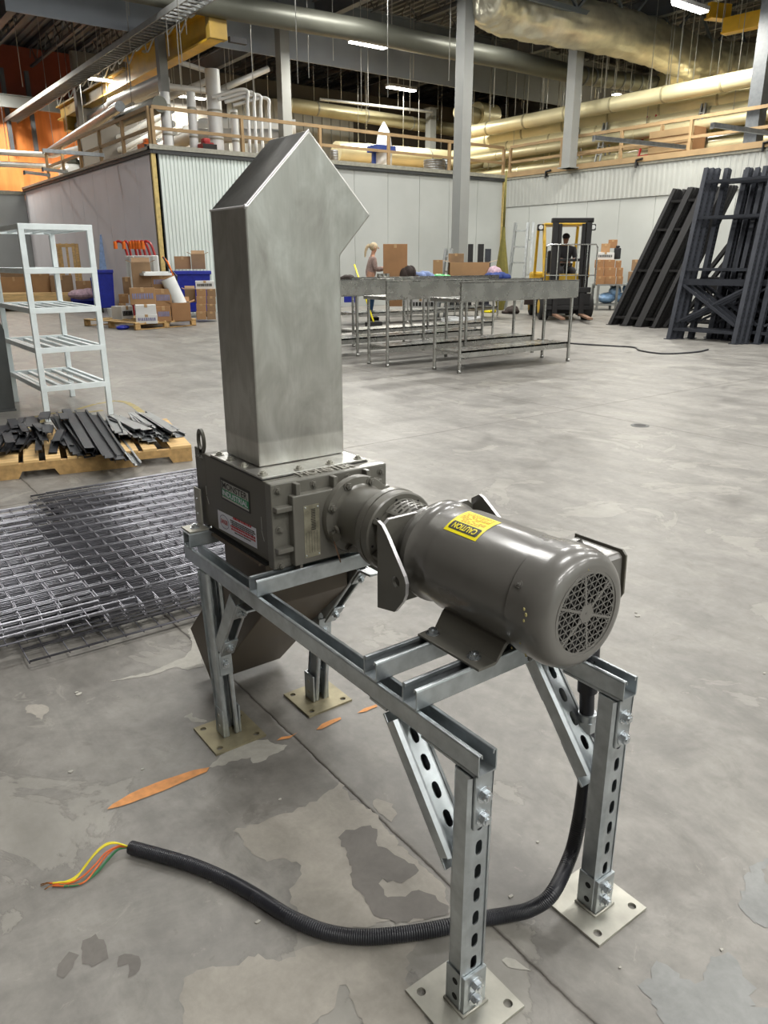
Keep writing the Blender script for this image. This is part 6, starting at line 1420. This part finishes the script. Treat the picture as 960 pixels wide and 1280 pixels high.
for (x0, x1, yt, yb, m, lab) in ((743, 755, 346, 356, 'card3', 'lowest row carton on the shelf cart, next to the forklift'), (755, 769, 346, 356, 'card3', 'lowest row carton on the shelf cart, middle'), (770, 778, 346, 356, 'card3', 'lowest row carton on the shelf cart, right'), (743, 754, 335, 345.7, 'card3', 'second row carton on the shelf cart, next to the forklift'), (754.5, 769, 335, 345.7, 'card3', 'second row carton on the shelf cart, middle'), (770, 778, 335, 345.7, 'card3', 'second row carton on the shelf cart, right'), (743, 754, 325, 334.7, 'card3', 'third row carton on the shelf cart, next to the forklift'), (754.5, 768, 325, 334.7, 'card3', 'third row carton on the shelf cart, middle'), (769, 776, 326, 334.7, 'card3', 'third row carton on the shelf cart, right'), (746, 767, 316, 324.7, 'card_w', 'white carton on top of the orange-brown cartons'), (751, 762, 305, 315.7, 'card', 'brown carton topmost above the white carton'), (760, 771, 300, 310, 'card3', 'tilted orange carton flap behind the topmost carton')):
    carton(x0, x1, yt, yb, Ds - .1 if yt > 312 else Ds + .1, lab, m, depth=.4, mark='ink_black' if m == 'card_w' else None)
p = CAM + _ray(771, 324) * ((Ds + .1) / F_PX); t_ = thing('black_bag', 'narrow black bag standing on the carton stack', 'bag', tuple(p)); b = MB(); b.box(-.08, .08, -.07, .07, 0, .30); b.box(-.05, .05, -.05, .05, .3, .36); b.build('body', M['cap'], t_, bevel=.03)
for i, (x, z0, w_) in enumerate(((758, .2, 26), (778, .2, 22), (784, .45, 16), (768, .38, 18))):
    p = CAM + _ray(x, 372) * ((Ds + .25) / F_PX); t_ = thing('wrapped_bundle', ['blue-white wrapped bundle on the lower shelf, left', 'blue-white wrapped bundle on the lower shelf, right', 'blue-white bundle at the right end of the shelf cart', 'blue-white bundle on top of the other two bundles'][i], 'bundle', (p.x, p.y, z0)); b = MB(); r = w_ * Ds / F_PX / 2; b.sphere((0, 0, .12), 1, 14, 8, (r * .8, r, .15)); b.build('wrap', M['wrap_blue'], t_); b = MB(); b.sphere((r * .1, r * .3, .2), 1, 10, 6, (r * .5, r * .6, .09)); b.build('fold', M['wrap'], t_)
for (x0, x1, yt, yb, lab) in ((784.5, 799, 340, 352.8, 'dark brown carton at the foot of the leaning frames, upper'), (784, 799, 353, 384, 'dark brown carton at the foot of the leaning frames, lower'), (789, 799, 325, 338.7, 'dark brown open carton topmost behind the leaning frames')):
    carton(x0, x1, yt, yb, 21.5, lab, 'dark_cloth' if 0 else 'card2', depth=.4)

# ================================================================== leaning rack frames
def rack_frame(lab, W_=1.16, H_=3.02, m='dark_steel', lean=(0, 0), grp=None, loc=(0, 0, 0), rz=0.0, low=True):
    """frame local: x across, z up along the frame; then leaned"""
    t_ = thing('rack_frame', lab, 'rack frame', loc, rz, grp); lx, ly = lean
    def P(x, s): z = s; return V(x + lx * s / H_, ly * s / H_, z * math.sqrt(max(.1, 1 - (lx * lx + ly * ly) / (H_ * H_))))
    up = V(0, 1, 0)
    for x in (0, W_):
        b = MB(); b.bar(P(x, 0), P(x, H_), .075, .075, up=up); u_ = b.build('upright', M[m], t_)
        b = MB(); n = 40
        for i in range(n): c_ = P(x, .06 + (H_ - .1) * i / n); c2 = P(x, .06 + (H_ - .1) * i / n + .03); b.bar(c_ + V(.0, -.038, 0), c2 + V(.0, -.038, 0), .022, .003, up=up); b.bar(c_ + V(.0385, 0, 0), c2 + V(.0385, 0, 0), .003, .022, up=up)
        k = b.build('slot_row', M['black'], u_); k['kind'] = 'stuff'
        b = MB(); b.box(x - .07, x + .07, -.06, .06, 0, .012); b.build('foot_plate', M[m], t_)
    for s in (.18, 1.24, 2.15, 2.78): b = MB(); b.bar(P(.03, s), P(W_ - .03, s), .045, .04, up=up); b.build('crossbar', M[m], t_)
    if low:
        b = MB(); b.bar(P(.03, 1.02), P(W_ - .03, 1.02), .10, .03, up=up); b.build('crossbar', M[m], t_)
        b = MB(); b.bar(P(.05, .96), P(W_ - .05, .30), .04, .05, up=up); b.build('diagonal_brace', M[m], t_); b = MB(); b.bar(P(.05, .30) + V(0, .02, 0), P(W_ - .05, .92) + V(0, .02, 0), .035, .035, up=up); b.build('diagonal_brace', M[m], t_)
    return t_
G3 = 'blue-grey rack frames leaning at the right'
f0 = rack_frame('foremost blue-grey rack frame of the right stack, leaning back, cross braced low', lean=(-.22, 1.02), loc=(-5.99, 11.36, 0), rz=math.radians(4))
rnd = random.Random(9)
for i in range(1, 17): dup(f0, (-5.99 + .035 * i + (rnd.uniform(.0, .62) if i > 2 else 0), 11.36 + .115 * i, 0), math.radians(4 + rnd.uniform(-1, 1)), 'rack frame packed tightly behind the foremost one of the right stack', G3)
for i in range(15): dup(f0, (-5.85 + rnd.uniform(.1, .85), 11.9 + .11 * i, 0), math.radians(4 + rnd.uniform(-1, 1)), 'rack frame packed tightly behind the foremost one of the right stack', G3)
for i in range(11): dup(f0, (-5.80 + .085 * i, 12.75 + .09 * i, 0), math.radians(4), 'rack frame packed tightly behind the foremost one of the right stack', G3)
for i in range(9): dup(f0, (-6.05 + .075 * i, 13.85 + .07 * i, 0), math.radians(4), 'rack frame packed tightly behind the foremost one of the right stack', G3)
for i in range(9): dup(f0, (-4.62 + .07 * i, 11.75 + .20 * i, 0), math.radians(3 + rnd.uniform(-1, 1)), 'rack frame of the stack cut by the right picture edge', 'rack frames at the right picture edge')
g0 = rack_frame('foremost black rack frame of the left stack beside the cartons', W_=.40, H_=3.05, m='dark_iron', lean=(.36, 1.30), loc=(-8.62, 13.15, 0), low=False)
k = 1
for (x, n_) in ((-8.62, 5), (-8.26, 6), (-7.92, 5)):
    for i in range(n_):
        if x == -8.62 and i == 0: continue
        dup(g0, (x + rnd.uniform(-.02, .02), 13.15 + .10 * i, 0), rnd.uniform(-.02, .02), 'black rack frame in the steeply leaning left stack', 'black rack frames, left stack')
h0 = rack_frame('braced dark rack frame between the two leaning stacks', W_=1.0, H_=2.6, m='dark_iron', lean=(.6, 1.5), loc=(-7.45, 13.4, 0), grp=None)
for i in range(3): dup(h0, (-7.35 + .08 * i, 13.6 + .18 * i, 0), 0, 'dark rack frame behind the braced one, half hidden', 'half hidden dark rack frames')
